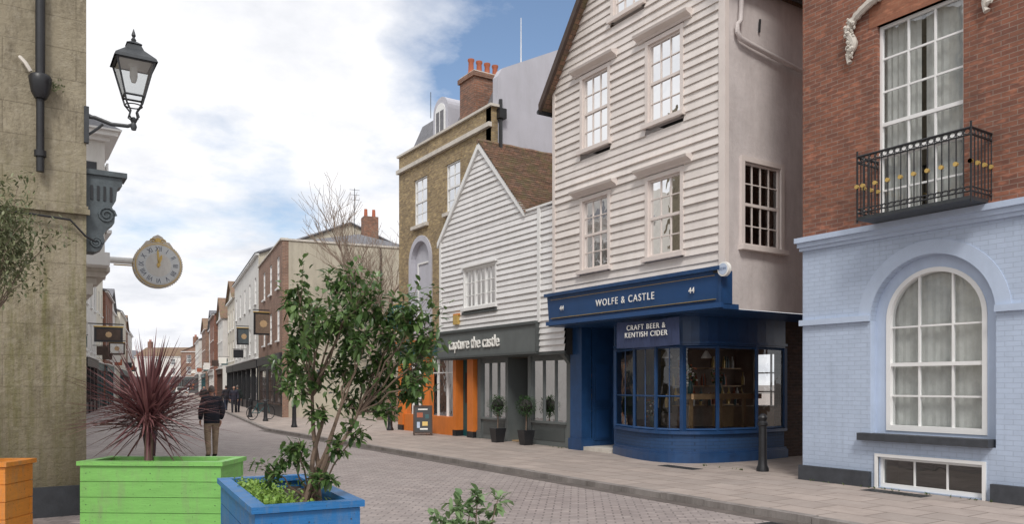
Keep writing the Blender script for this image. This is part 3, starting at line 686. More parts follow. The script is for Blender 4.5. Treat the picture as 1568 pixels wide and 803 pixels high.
for z in (.68, .98, 1.28, 1.58, 1.88):
    g.cube('shelf', 'inwood', 13.0, 13.9, 16.9, 18.5, z-.015, z); g.cube('shelf', 'inwood', 13.0, 13.9, 19.95, 21.3, z-.015, z)
g.prism('bracket', 'grey', fy(16.62), [(12.5, 2.5), (12.8, 2.5), (12.8, 2.0), (12.72, 2.25)], -.15, .0)
g.done()

# ------------------------------------------------------------------ yellow brick house with orange shop
g = G('stock_brick_house'); f = fx(12.75); b0, b1 = 20.7, 27.4
W1 = (25.05, 26.05, 7.5, 9.2); W2 = (22.65, 23.6, 7.55, 9.2)
ca, ra, spa = 25.55, .85, 6.2
g.wall('front_wall', 'yelbr', f, b0, b1, 7.25, 10.35, holes=[W1, W2], rev=.12)
g.wall('front_wall', 'yelbr', f, b0, ca-ra, 3.3, 7.25, holes=[(22.65, 23.6, 4.2, 6.2)], rev=.1); g.wall('front_wall', 'yelbr', f, ca+ra, b1, 3.3, 7.25)
arch_face('front_wall', 'yelbr', f, ca-ra, ca+ra, spa, 7.25, ca, ra, 0, .15)
for i in range(16):
    t0, t1 = math.pi*i/16, math.pi*(i+1)/16
    q = [(ca+r*math.cos(t), spa+r*math.sin(t)) for t, r in ((t0, ra-.14), (t1, ra-.14), (t1, ra+.06), (t0, ra+.06))]
    g.prism('arch_surround', 'lav', f, q, -.15, .05)
for u in (ca-ra-.06, ca+ra-.14): g.box('arch_surround', 'lav', f, u, u+.2, 3.6, spa, -.15, .05)
g.box('arch_infill', 'lav', f, ca-ra, ca+ra, 3.3, 7.06, -.2, -.14)
window(g, lambda u, v, w: f(u, v, w-.13), ca-.42, ca+.42, 4.2, 6.1, 2, 4, case=.06)
window(g, f, *W1, 2, 4, case=0, wc=.0); window(g, f, *W2, 2, 4, case=0, wc=.0); window(g, f, 22.65, 23.6, 4.2, 6.2, 2, 4, case=0)
for w_ in (W1, W2): g.box('lintel', 'yelbr', f, w_[0]-.1, w_[1]+.1, w_[3]+.001, w_[3]+.28, -.1, .012); g.box('stone_sill', 'stone', f, w_[0]-.12, w_[1]+.12, w_[2]-.12, w_[2]-.001, -.05, .12)
g.box('string_course', 'stone', f, b0-.05, b1+.03, 9.72, 9.86, 0, .12); g.box('coping', 'stone', f, b0-.1, b1+.05, 10.35, 10.43, -.3, .08)
g.box('parapet_back', 'yelbr', f, b0, b1, 9.9, 10.35, -.28, -.26)
g.add('end_wall', 'yelbr', [(12.75, b1, 0), (20, b1, 0), (20, b1, 10.3), (12.75, b1, 10.3)], [(0, 1, 2, 3)])
fk = fy(b0)
g.prism('flank_wall', 'lav', fk, [(13.0, 3), (13.0, 11.35), (13.15, 11.62), (16.0, 13.05), (19.5, 14.3), (19.5, 3)], -.3, 0)
g.box('flank_brick', 'yelbr', fk, 12.75, 12.998, 3, 10.35, -.3, 0.0)
g.tube('downpipe', 'black', [(13.05, b0-.08, 10.6), (13.05, b0-.08, 8)], .06); g.cube('hopper', 'black', 12.95, 13.2, b0-.2, b0, 10.0, 10.3)
g.add('mansard', 'dslate', [(13.05, b0+.3, 10.2), (13.05, b1, 10.2), (13.75, b1, 11.75), (13.75, b0+.3, 11.75)], [(0, 1, 2, 3)])
g.add('mansard', 'dslate', [(13.75, b0+.3, 11.75), (13.75, b1, 11.75), (17, b1, 12.3), (17, b0+.3, 12.3)], [(0, 1, 2, 3)])
g.add('mansard', 'lav', [(13.05, b1, 10.2), (13.75, b1, 11.75), (17, b1, 12.3), (17, b1, 10.2)], [(0, 1, 2, 3)])
fdm = fx(13.0); cd = 24.5
pts = [(cd-.55, 10.4), (cd+.55, 10.4)]+[(cd+.55*math.cos(math.pi*i/12), 11.35+.5*math.sin(math.pi*i/12)) for i in range(13)]
g.prism('dormer', 'lav', fdm, pts, -1.0, 0)
pts2 = [(cd-.36, 10.5), (cd+.36, 10.5)]+[(cd+.36*math.cos(math.pi*i/12), 11.3+.33*math.sin(math.pi*i/12)) for i in range(13)]
g.prism('dormer_window', 'white', fdm, pts2, 0.0, .03); g.box('dormer_glass', 'dslate', fdm, cd-.28, cd+.28, 10.6, 11.35, .03, .035); g.box('dormer_bar', 'white', fdm, cd-.02, cd+.02, 10.6, 11.35, .035, .045)
g.cube('chimney', 'chimbr', 12.88, 14.1, 21.95, 22.9, 10.2, 11.75); g.cube('chimney_cap', 'chimbr', 12.82, 14.16, 21.89, 22.96, 11.75, 11.9); g.cube('chimney_cap', 'stone', 12.86, 14.12, 21.93, 22.92, 11.9, 11.95)
for k in range(4): g.lathe('chimney_pots', 'terra', 13.02+.31*k, 22.4, [(.10, 11.95), (.12, 12.0), (.095, 12.05), (.085, 12.35), (.11, 12.4), (.11, 12.46), (.07, 12.46)], 12)
g.tube('flagpole', 'letter', [(14.0, b0+.2, 11.8), (14.0, b0+.2, 13.5)], [.02, .01], 6)
g.tube('aerial', 'iron', [(13.9, 27, 12), (13.9, 27, 13)], .015, 4)
fo = fx(12.72)
g.box('fascia', 'teal', f, 21.6, 27.2, 2.72, 3.22, -.1, .08); g.box('fascia_cornice', 'orange', f, 21.6, 27.3, 3.22, 3.32, -.1, .2)
for u0, u1 in ((21.62, 22.0), (22.75, 22.95), (25.0, 25.2), (26.85, 27.25)): g.box('pilaster', 'orange', fo, u0, u1, 0, 2.72, -.25, .08); g.box('pilaster_foot', 'black', fo, u0-.01, u1+.01, 0, .2, -.25, .09)
g.box('stallriser', 'orange', fo, 22.95, 25.0, 0, .62, -.2, .03); g.box('stallriser', 'orange', fo, 25.2, 26.85, 0, .62, -.2, .03)
g.box('door', 'teal', fo, 22.0, 22.75, 0, 2.72, -.3, -.2); g.box('door_panel', 'black', fo, 22.15, 22.6, 1.1, 2.1, -.2, -.19)
for u0, u1 in ((22.95, 25.0), (25.2, 26.85)):
    g.add('shop_glass', 'shopglass', [fo(u0, .62, -.1), fo(u1, .62, -.1), fo(u1, 2.72, -.1), fo(u0, 2.72, -.1)], [(0, 1, 2, 3)])
    g.box('shop_bars', 'white', fo, u0, u1, 2.1, 2.14, -.12, -.06)
    for k in (1, 2): u = u0+(u1-u0)*k/3; g.box('shop_bars', 'white', fo, u-.02, u+.02, .62, 2.72, -.122, -.058)
g.add('interior', 'inwall', [(14, 21.7, 0), (14, 27.2, 0), (14, 27.2, 3), (14, 21.7, 3)], [(0, 1, 2, 3)])
for i in range(60):
    y = R.uniform(23.1, 26.6); z = R.uniform(.7, 1.9); s_ = R.uniform(.06, .2); x = R.uniform(12.95, 13.4)
    g.cube('goods', R.choice(['letter', 'orange', 'teal', 'gold', 'terra', 'curtain']), x, x+.05, y, y+s_, z, z+s_*1.2)
g.box('corner_pier', 'stone', f, 27.25, 27.4, 0, 3.3, -.2, .02)
g.done()

g = G('hanging_shop_sign')
g.tube('bracket', 'black', [(12.7, 26.3, 4.75), (11.9, 26.3, 4.75)], .02, 6); g.tube('bracket', 'black', [(12.7, 26.3, 5.1), (12.3, 26.3, 4.95), (11.95, 26.3, 4.78)], .015, 6)
fh = fy(26.3)
g.disc('board', 'teal', fh, 12.25, 4.15, .5, -.03, .03, 30); g.disc('rim', 'gold', fh, 12.25, 4.15, .53, -.02, .02, 30)
g.disc('emblem', 'orange', fh, 12.25, 4.1, .22, .03, .035, 6); g.text('sign_text', 'letter', 'SHOP', (12.25, 26.262, 4.42), .2, facing='-y', ext=.002)
g.box('hanging_arms', 'black', fh, 11.95, 11.98, 4.5, 4.75, -.01, .01); g.box('hanging_arms', 'black', fh, 12.5, 12.53, 4.5, 4.75, -.01, .01)
g.done()
g = G('wall_alarm_box'); g.cube('box', 'gold', 12.28, 12.38, 22.0, 22.3, 3.65, 3.95); g.cube('lid', 'porange', 12.3, 12.4, 21.97, 22.33, 3.95, 4.0); g.done()

# ------------------------------------------------------------------ generic houses further along
def house(name, face, x, depth, y0, y1, h, wm, rm='dslate', rh=1.5, cols=3, floors=3, Mx=None, shop=None, gable=False, ww=1.0, chim=True, fm='white', endm=None):
    g = G(name, Mx); f = fx(x) if face < 0 else fxl(x); xb = x+depth if face < 0 else x-depth
    endm = endm or wm; sh = 3.4; holes = []
    fh = (h-sh-.4)/(floors-1)
    for k in range(floors-1):
        for i in range(cols):
            u = y0+(y1-y0)*(i+.5)/cols; z = sh+.5+fh*k
            holes.append((u-ww/2, u+ww/2, z, z+min(1.75, fh*.65)))
    g.wall('front', wm, f, y0, y1, sh, h, holes=holes, rev=.12)
    for hh in holes: window(g, f, *hh, 2, 4, fm=fm, case=0, curtain=.2, w=-.08)
    g.wall('end', endm, fy(y0), min(x, xb), max(x, xb), ZR, h); g.add('end_back', endm, [(x, y1, ZR), (xb, y1, ZR), (xb, y1, h), (x, y1, h)], [(0, 1, 2, 3)])
    sm = shop or 'greyd'
    g.box('shop_fascia', sm, f, y0+.05, y1-.05, sh-.55, sh, -.1, .15); g.box('shop_cornice', fm, f, y0, y1, sh, sh+.08, -.02, .25)
    n = max(2, cols)
    for i in range(n+1):
        u = y0+.15+(y1-y0-.3)*i/n; g.box('pilaster', sm, f, u-.12, u+.12, ZR, sh-.55, -.1, .08)
    g.box('stallriser', sm, f, y0, y1, ZR, .6, -.15, 0)
    g.add('shop_glass', 'shopglass', [f(y0, .6, -.08), f(y1, .6, -.08), f(y1, sh-.55, -.08), f(y0, sh-.55, -.08)], [(0, 1, 2, 3)])
    g.box('shop_room', 'void', f, y0+.02, y1-.02, ZR, sh-.01, -1.6, -1.5)
    for k in range(14):
        u = R.uniform(y0+.3, y1-.6); v = R.uniform(.6, 2); g.box('shop_display', R.choice(['letter', 'orange', 'terra', 'pale', 'gold', 'curtain']), f, u, u+R.uniform(.15, .4), v, v+R.uniform(.2, .5), -.5, -.4)
    ub = (y0+y1)*.5+R.uniform(-2, 2)
    g.box('projecting_sign', R.choice(['black', 'teal', 'terra', 'letter', 'bargeb']), f, ub-.04, ub+.04, 3.7, 4.3, .25, .95); g.box('sign_arm', 'black', f, ub-.015, ub+.015, 4.33, 4.37, 0, 1.0)
    g.box('cornice', fm, f, y0-.02, y1+.02, h-.12, h, -.05, .2)
    xm = (x+xb)/2; ov = -.25 if face < 0 else .25
    if gable:
        ym_ = (y0+y1)/2
        g.add('gable', wm, [(x, y0, h), (x, y1, h), (x, ym_, h+rh)], [(0, 1, 2)])
        g.add('roof', rm, [(x+ov, y0-.2, h-.1), (xb, y0-.2, h-.1), (xb, ym_, h+rh+.05), (x+ov, ym_, h+rh+.05)], [(0, 1, 2, 3)])
        g.add('roof', rm, [(x+ov, y1+.2, h-.1), (xb, y1+.2, h-.1), (xb, ym_, h+rh+.05), (x+ov, ym_, h+rh+.05)], [(0, 1, 2, 3)])
    else:
        g.add('end', endm, [(x, y0, h), (xb, y0, h), (xm, y0, h+rh)], [(0, 1, 2)]); g.add('end_back', endm, [(x, y1, h), (xb, y1, h), (xm, y1, h+rh)], [(0, 1, 2)])
        g.add('roof', rm, [(x+ov, y0-.1, h), (x+ov, y1+.1, h), (xm, y1+.1, h+rh+.05), (xm, y0-.1, h+rh+.05)], [(0, 1, 2, 3)])
        g.add('roof', rm, [(xb, y0-.1, h), (xb, y1+.1, h), (xm, y1+.1, h+rh+.05), (xm, y0-.1, h+rh+.05)], [(0, 1, 2, 3)])
        g.tube('verge', 'dslate', [(x, y0-.12, h+.02), (xm, y0-.12, h+rh+.05), (xb, y0-.12, h+.02)], .09, 4)
    if chim:
        g.cube('chimney', 'chimbr', xm-.5, xm+.5, y1-1.2, y1-.5, h, h+rh+1.3)
        for k in (-.25, .25): g.lathe('chimney_pot', 'terra', xm+k, y1-.85, [(.12, h+rh+1.3), (.1, h+rh+1.75)], 8)
    return g
ROT = lambda px, py: Matrix.Translation((px, py, 0)) @ Matrix.Rotation(-math.atan(.162), 4, 'Z')
MR = ROT(12.3, 40.7)
g = G('brick_end_house', MR); f = fx(0)
hol = [(1.6+3.2*i-.5, 1.6+3.2*i+.5, z, z+1.7) for i in range(3) for z in (4.1, 6.9)]
g.wall('front', 'farbr', f, 0, 11, 3.4, 9.3, holes=hol, rev=.12)
for h_ in hol: window(g, f, *h_, 2, 4, case=0, curtain=.2)
shw = [(.6, 3, .7, 2.6), (3.6, 6, .7, 2.6), (7, 10.4, .7, 2.6)]
g.wall('front', 'black', f, 0, 11, ZR, 3.4, holes=shw)
for h_ in shw: window(g, f, *h_, 4, 3, fm='bargeb', case=0, curtain=0, meet=False)
g.box('fascia', 'black', f, 0, 11, 2.9, 3.4, 0, .12)
g.wall('end_wall', 'beige', fy(0), .32, 8.5, ZR, 9.25); g.box('corner_bricks', 'farbr', fy(0), 0, .32, ZR, 9.3, -.1, .01)
g.box('coping', 'stone', fy(0), -.05, 8.6, 9.25, 9.35, -.3, .06); g.box('coping', 'stone', f, 0, 11.05, 9.3, 9.38, -.3, .08)
g.add('roof', 'dslate', [(.3, .3, 9.2), (.3, 11, 9.2), (4.5, 9, 10.3), (4.5, 2.2, 10.3)], [(0, 1, 2, 3)]); g.add('roof', 'dslate', [(.3, .3, 9.2), (4.5, 2.2, 10.3), (8.5, .3, 9.2)], [(0, 1, 2)])
g.add('roof', 'dslate', [(4.5, 2.2, 10.3), (4.5, 9, 10.3), (8.5, 11, 9.2), (8.5, .3, 9.2)], [(0, 1, 2, 3)])
g.cube('chimney', 'chimbr', 5.6, 6.5, 5.5, 6.3, 9.2, 12.1)
for k in (.2, .7): g.lathe('chimney_pot', 'terra', 5.6+k, 5.9, [(.12, 12.1), (.1, 12.6)], 8)
g.tube('aerial', 'iron', [(4.9, 5, 10), (4.9, 5, 13.6)], .02, 4)
for z in (12.9, 13.2, 13.5): g.tube('aerial', 'iron', [(4.6, 5, z), (5.2, 5, z)], .012, 4)
g.tube('downpipe', 'black', [(5.2, -.1, ZR), (5.2, -.1, 9.2)], .05, 6)
g.done()
g = house('white_gabled_house', -1, 0, 12, 11.2, 30, 10.3, 'offw', 'dslate', 2.4, 5, 3, MR, 'black', chim=False, endm='beige')
g.done()
y = 30.2
specs = [('rendered_terrace_house', 8, 9.4, 'cream', 'tiles', 1.8, True), ('brick_terrace_house', 7, 10.6, 'farbr', 'dslate', 1.6, False), ('white_terrace_house', 8, 8.8, 'offw', 'tiles', 2.4, True),
         ('brick_terrace_house', 9, 9.8, 'redbr', 'dslate', 1.8, False), ('rendered_terrace_house', 10, 9, 'offw', 'dslate', 2.4, True), ('white_terrace_house', 10, 9.6, 'cream', 'tiles', 2, False),
         ('brick_terrace_house', 12, 10, 'farbr', 'tiles', 2, True), ('rendered_terrace_house', 14, 9, 'offw', 'dslate', 2, False)]
for i, (nm, wd, h, wm, rm, rh, gb) in enumerate(specs):
    house(nm, -1, [0, .6, 0, -.4, 0, .5, 0, -.5][i], 9, y, y+wd-.05, h, wm, rm, rh, 3 if wd < 11 else 4, 3, MR, R.choice(['greyd', 'teal', 'offw', 'black', 'bargeb']), gb).done(); y += wd
ML = ROT(2.4, 44); y = 0
specs = [('brick_terrace_house', 10, 10.2, 'farbr', 'dslate', 1.6, False), ('white_terrace_house', 9, 9.6, 'offw', 'tiles', 2, True), ('rendered_terrace_house', 11, 10.6, 'cream', 'dslate', 1.6, False),
         ('brick_terrace_house', 10, 9.6, 'redbr', 'tiles', 2, False), ('white_terrace_house', 12, 9.3, 'offw', 'dslate', 2.2, True), ('rendered_terrace_house', 14, 9.8, 'cream', 'dslate', 1.8, False),
         ('brick_terrace_house', 14, 9.0, 'farbr', 'tiles', 2, True), ('white_terrace_house', 16, 9.4, 'offw', 'dslate', 1.8, False)]
for i, (nm, wd, h, wm, rm, rh, gb) in enumerate(specs):
    house(nm, 1, [0, .3, 0, .2, -.2, .3, 0, 0][i], 9, y, y+wd-.05, h, wm, rm, rh, 3 if wd < 11 else 4, 3, ML, R.choice(['greyd', 'teal', 'offw', 'black']), gb).done(); y += wd
ME = Matrix.Translation((28, 175, 0)) @ Matrix.Rotation(math.radians(52), 4, 'Z')
y = -34
for i, (wm, h, gb) in enumerate([('offw', 8.2, True), ('cream', 7.4, False), ('farbr', 8.6, True), ('offw', 7.6, False), ('cream', 7.2, True)]):
    house(['white_terrace_house', 'rendered_terrace_house', 'brick_terrace_house'][i % 3], -1, 0, 9, y, y+9.9, h, wm, 'tiles' if i % 2 else 'dslate', 2, 3, 3, ME, 'greyd', gb).done(); y += 10

# ------------------------------------------------------------------ left building (near)
g = G('stone_corner_building'); f = fy(12.3)
g.wall('end_wall', 'leftwall', f, -7, 1.0, ZR-.02, 13)
g.wall('street_wall', 'leftwall', fxl(1.0), 12.3, 23.5, ZR-.02, 13)
g.box('plinth', 'slate_sill', f, -7, 1.03, ZR-.02, .32, 0, .05)
g.box('ledge', 'leftwall', f, -7, 1.04, 4.05, 4.12, 0, .06); g.box('ledge', 'leftwall', f, -7, 1.02, 4.12, 4.17, 0, .03)
g.tube('drainpipe', 'black', [(.45, 12.2, 13), (.45, 12.2, 5.8)], .06, 10); g.tube('drainpipe', 'black', [(.45, 12.2, 5.75), (.45, 12.2, 4.55)], .05, 10)
g.lathe('pipe_hopper', 'black', .45, 12.18, [(.07, 5.52), (.11, 5.6), (.13, 5.72), (.14, 5.8), (.12, 5.83)], 12)
for z in (4.75, 7.2, 9.5): g.tube('pipe_collar', 'black', [(.45, 12.2, z), (.45, 12.2, z+.08)], .075, 10)
g.tube('waste_pipe', 'stone', [(.22, 12.25, 6.05), (.28, 12.15, 5.95), (.34, 12.15, 5.85)], .025, 6)
g.tube('cable', 'black', [(-1, 12.22, 4.05), (.3, 12.22, 3.98), (.8, 12.22, 3.95), (.98, 12.22, 3.75), (1.1, 12.3, 3.7)], .015, 5)
for k in range(60):
    q = Vector((.62+R.gauss(0, .06), 12.2, 5.72+R.gauss(0, .04)))
    s = Vector((R.uniform(-1, 1), -.6, R.uniform(-.5, 1))).normalized()*.04; e2 = s.cross(Vector((0, 1, 0)))*.35
    g.add('wall_weed', 'olive', [tuple(q), tuple(q+s*.5+e2), tuple(q+s), tuple(q+s*.5-e2)], [(0, 1, 2, 3)])
g.done()
g = G('scrolled_console_bracket')
pr = [(1.0, 4.65), (1.46, 4.65), (1.46, 4.54), (1.40, 4.50), (1.38, 4.32), (1.33, 4.22), (1.37, 4.12), (1.36, 4.0), (1.28, 3.92), (1.22, 3.82), (1.24, 3.72), (1.20, 3.62), (1.12, 3.57), (1.0, 3.57)]
g.prism('body', 'console', fy(12.4), pr, -.32, 0); g.cube('cap', 'console', 1.0, 1.52, 12.36, 12.76, 4.65, 4.72)
for c_, r in (((1.26, 4.1), .12), ((1.13, 3.7), .08)):
    pts = [(c_[0]+r*(1-t/26)*math.cos(t*.6), 12.39, c_[1]+r*(1-t/26)*math.sin(t*.6)) for t in range(22)]
    g.tube('scroll', 'console', pts, .018, 5)
for k in range(4): g.cube('flute', 'black', 1.06+k*.08, 1.09+k*.08, 12.385, 12.4, 4.3, 4.5)
g.done()
g = G('wall_street_lamp'); lx, ly = 1.57, 12.11
def frus(part, m, h0, z0, h1, z1):
    vs = [(lx+sx*h0, ly+sy*h0, z0) for sx, sy in ((-1, -1), (1, -1), (1, 1), (-1, 1))]+[(lx+sx*h1, ly+sy*h1, z1) for sx, sy in ((-1, -1), (1, -1), (1, 1), (-1, 1))]
    g.add(part, m, vs, [(0, 1, 5, 4), (1, 2, 6, 5), (2, 3, 7, 6), (3, 0, 4, 7)])
    return vs
q = frus('lantern_glass', 'lampglass', .125, 5.74, .235, 6.2)
for i in range(4): g.tube('lantern_frame', 'iron', [q[i], q[i+4]], .014, 5)
for o_ in (0, 4):
    for i in range(4): g.tube('lantern_frame', 'iron', [q[o_+i], q[o_+(i+1) % 4]], .016, 5)
frus('lantern_roof', 'iron', .275, 6.2, .255, 6.25); frus('lantern_roof', 'iron', .255, 6.25, .12, 6.38); frus('lantern_roof', 'iron', .12, 6.38, .08, 6.47); frus('lantern_roof', 'iron', .10, 6.47, .02, 6.53)
g.cube('roof_plate', 'letter', lx-.2, lx+.2, ly-.2, ly+.2, 6.19, 6.2)
g.lathe('finial', 'iron', lx, ly, [(.02, 6.5), (.035, 6.55), (.015, 6.58), (.03, 6.61), (.004, 6.7)], 10)
g.lathe('burner', 'letter', lx, ly, [(.03, 5.95), (.05, 6.02), (.05, 6.15), (.09, 6.19)], 10)
for sx, sy in ((-1, -1), (1, -1), (1, 1), (-1, 1)):
    g.tube('cradle_leg', 'iron', [(lx+sx*.125, ly+sy*.125, 5.74), (lx+sx*.1, ly+sy*.1, 5.64), (lx+sx*.04, ly+sy*.04, 5.54), (lx+sx*.06, ly+sy*.06, 5.46), (lx+sx*.02, ly+sy*.02, 5.42)], .014, 5)
g.tube('ring', 'iron', [(lx+.11*math.cos(t*math.pi/8), ly+.11*math.sin(t*math.pi/8), 5.62) for t in range(17)], .01, 5)
g.lathe('socket', 'iron', lx, ly, [(.03, 5.28), (.045, 5.33), (.03, 5.38), (.05, 5.42), (.02, 5.46)], 10)
g.tube('arm', 'iron', [(1.0, 12.3, 5.42), (1.1, 12.28, 5.42), (1.3, 12.2, 5.34), (1.5, 12.13, 5.33), (lx, ly, 5.36)], .028, 8)
g.tube('arm_brace', 'iron', [(1.0, 12.3, 5.15), (1.12, 12.26, 5.25), (1.2, 12.23, 5.33)], .018, 6)
g.cube('wall_plate', 'iron', .97, 1.03, 12.25, 12.34, 5.05, 5.55)
g.done()

g = G('oriel_bay_house')
g.cube('body', 'offw', -6, 1.9, 24.6, 44, ZR, 10)
fo_ = fy(24.6)
g.box('oriel', 'offw', fo_, 1.0, 2.45, 5.0, 8.5, -2.4, .05)
g.box('oriel_window', 'slate_sill', fo_, 1.7, 2.25, 6.1, 7.9, .05, .06); g.box('oriel_bar', 'white', fo_, 1.95, 1.99, 6.1, 7.9, .06, .08); g.box('oriel_bar', 'white', fo_, 1.7, 2.25, 6.95, 7.0, .06, .078)
fl = fxl(2.45); window(g, lambda u, v, w: fl(u, v, w+.1), 25, 26.6, 6.1, 7.9, 3, 4, case=.1, inner=.3, curtain=0)
for a_, b_, w_ in ((8.5, 8.62, .12), (8.62, 8.75, .3), (8.75, 8.8, .38)): g.cube('oriel_cornice', 'white', .9, 2.45+w_, 24.55-w_, 27.1+w_, a_, b_)
g.add('oriel_roof', 'dslate', [(.9, 24.2, 8.8), (2.85, 24.2, 8.8), (2.0, 25.6, 9.6), (.9, 25.6, 9.6)], [(0, 1, 2, 3)]); g.add('oriel_roof', 'dslate', [(2.85, 24.2, 8.8), (2.85, 27.4, 8.8), (2.0, 26.2, 9.6), (2.0, 25.6, 9.6)], [(0, 1, 2, 3)])
for a_, b_, w_ in ((4.86, 5.0, .12), (4.7, 4.86, .02), (4.5, 4.7, -.2)): g.cube('oriel_base', 'stone', .9, 2.45+w_, 24.5-w_*.5, 27+w_, a_, b_)
g.cube('lower_cornice', 'stone', 1.5, 2.15, 24.4, 30, 4.2, 4.5)
g.done()
g = G('projecting_street_clock'); f = fy(23.86); ccx, ccz = 3.70, 5.05
M['face'] = plain('clock_face_paint', (.64, .67, .69), .5, .05, 3, 0); M['numer'] = plain('clock_numeral_paint', (.05, .07, .13), .5, .05, 3, 0)
g.disc('case', 'stone', f, ccx, ccz, .63, -.16, .16, 56); g.disc('rim', 'gold', f, ccx, ccz, .595, .16, .175, 56)
g.disc('bezel', 'stone', f, ccx, ccz, .575, .175, .185, 56)
g.disc('face', 'face', f, ccx, ccz, .54, .185, .19, 56); g.disc('inner_face', 'offw', f, ccx, ccz, .33, .19, .193, 36)
rom = ['XII', 'I', 'II', 'III', 'IIII', 'V', 'VI', 'VII', 'VIII', 'IX', 'X', 'XI']
for i, s_ in enumerate(rom):
    a_ = math.pi/2-i*math.pi/6
    o = g.text('numeral', 'numer', s_, (0, 0, 0), .19, facing='-y', ext=.001)
    r = Matrix(((1, 0, 0), (0, 0, -1), (0, 1, 0))).to_4x4() @ Matrix.Rotation(a_-math.pi/2, 4, 'Z') @ Matrix.Diagonal((.75, 1, 1, 1))
    g.extra[-1] = (o, Matrix.Translation((ccx+.435*math.cos(a_), 23.86-.193, ccz+.435*math.sin(a_))) @ r)
for a_, L, w_ in ((math.radians(74), .30, .04), (math.radians(93), .46, .026)):
    du, dv = math.cos(a_), math.sin(a_)
    g.prism('hand', 'gold', f, [(ccx-du*.08+dv*w_*.5, ccz-dv*.08-du*w_*.5), (ccx+du*L*.7+dv*w_, ccz+dv*L*.7-du*w_), (ccx+du*L, ccz+dv*L), (ccx+du*L*.7-dv*w_, ccz+dv*L*.7+du*w_), (ccx-du*.08-dv*w_*.5, ccz-dv*.08+du*w_*.5)], .195, .205)
g.disc('boss', 'gold', f, ccx, ccz, .05, .205, .215, 16)
for k in range(60):
    a_ = 2*math.pi*k/60; r = .018
    p = f(ccx+.63*math.cos(a_), ccz+.63*math.sin(a_), .1); g.tube('beading', 'gold' if k % 2 == 0 else 'stone', [(p[0], p[1]-.05, p[2]), (p[0], p[1]+.05, p[2])], r, 6)
g.prism('crest', 'stone', f, [(ccx-.40, ccz+.52), (ccx-.3, ccz+.66), (ccx-.2, ccz+.68), (ccx-.12, ccz+.80), (ccx, ccz+.86), (ccx+.12, ccz+.80), (ccx+.2, ccz+.68), (ccx+.3, ccz+.66), (ccx+.40, ccz+.52)], -.06, .08)
g.disc('crest_shield', 'gold', f, ccx, ccz+.70, .07, .08, .1, 12)
for sg in (-1, 1): g.tube('crest_scroll', 'gold', [f(ccx+sg*(.12+.09*math.cos(t*.7)*(1-t/12)), ccz+.68+.07*math.sin(t*.7)*(1-t/12), .09) for t in range(10)], .014, 5)
g.tube('arm', 'white', [(1.9, 23.95, 5.12), (3.08, 23.86, 5.12)], .09, 10); g.tube('arm', 'gold', [(2.6, 23.9, 5.0), (3.1, 23.86, 5.0)], .02, 6)
g.cube('arm_plate', 'white', 1.85, 2.5, 23.8, 24.6, 4.95, 5.3)
g.done()

# ------------------------------------------------------------------ planters
def planter(name, p, W_, L_, rot, h, m, n=4, zb=ZR):
    g = G(name, Matrix.Translation((p[0], p[1], 0)) @ Matrix.Rotation(rot, 4, 'Z')); t = .045
    for k in range(n):
        z0 = zb+.1+(h-zb-.15)*k/n; z1 = z0+(h-zb-.15)/n-.008; q = R.uniform(-.003, .003)
        g.cube('planks', m, 0, W_, q, t, z0, z1); g.cube('planks', m, 0, W_, L_-t, L_+q, z0, z1)
        g.cube('planks', m, 0.001+q, t, t, L_-t, z0, z1); g.cube('planks', m, W_-t, W_-.001+q, t, L_-t, z0, z1)
    g.cube('backing', m, t*.3, W_-t*.3, t*.3, t*.9, zb+.1, h-.06); g.cube('backing', m, t*.3, t*.9, t, L_-t, zb+.1, h-.06); g.cube('backing', m, W_-t*.9, W_-t*.3, t, L_-t, zb+.1, h-.06)
    g.cube('rim', m, -.03, W_+.03, -.03, .085, h-.05, h); g.cube('rim', m, -.03, W_+.03, L_-.085, L_+.03, h-.05, h)
    g.cube('rim', m, -.03, .085, .085, L_-.085, h-.05, h-.002); g.cube('rim', m, W_-.085, W_+.03, .085, L_-.085, h-.05, h-.002)
    for x in (.1, W_-.2):
        for y in (.1, L_-.2): g.cube('feet', m, x, x+.1, y, y+.1, zb, zb+.1)
    for k in range(n):
        z0 = zb+.1+(h-zb-.15)*(k+.5)/n
        for x in (.07, W_*.5, W_-.07): g.tube('screws', 'iron', [(x, -.004, z0), (x, .01, z0)], .006, 6)
    g.cube('liner', 'void', t+.002, W_-t-.002, t+.002, L_-t-.002, zb+.1, h-.16)
    vs = []; fs = []; nx, ny = 14, 14
    for i in range(nx+1):
        for j in range(ny+1): vs.append((t+.003+(W_-2*t-.006)*i/nx, t+.003+(L_-2*t-.006)*j/ny, h-.13+R.uniform(-.015, .03)))
    for i in range(nx):
        for j in range(ny): a = i*(ny+1)+j; fs.append((a, a+1, a+ny+2, a+ny+1))
    g.add('soil', 'soil', vs, fs); g.done(); return g
planter('green_wooden_planter', (.79, 10.51), 1.69, .67, math.atan2(9.52-10.51, 2.16-.79), .8, 'pgreen', 4)
planter('blue_wooden_planter', (1.57, 5.86), .79, 2.0, math.radians(-6), .8, 'pblue', 4)
planter('orange_wooden_planter', (-1.42, 11.28), 1.75, .5, math.atan2(10.39-11.35, .28+1.2), .84, 'porange', 4)

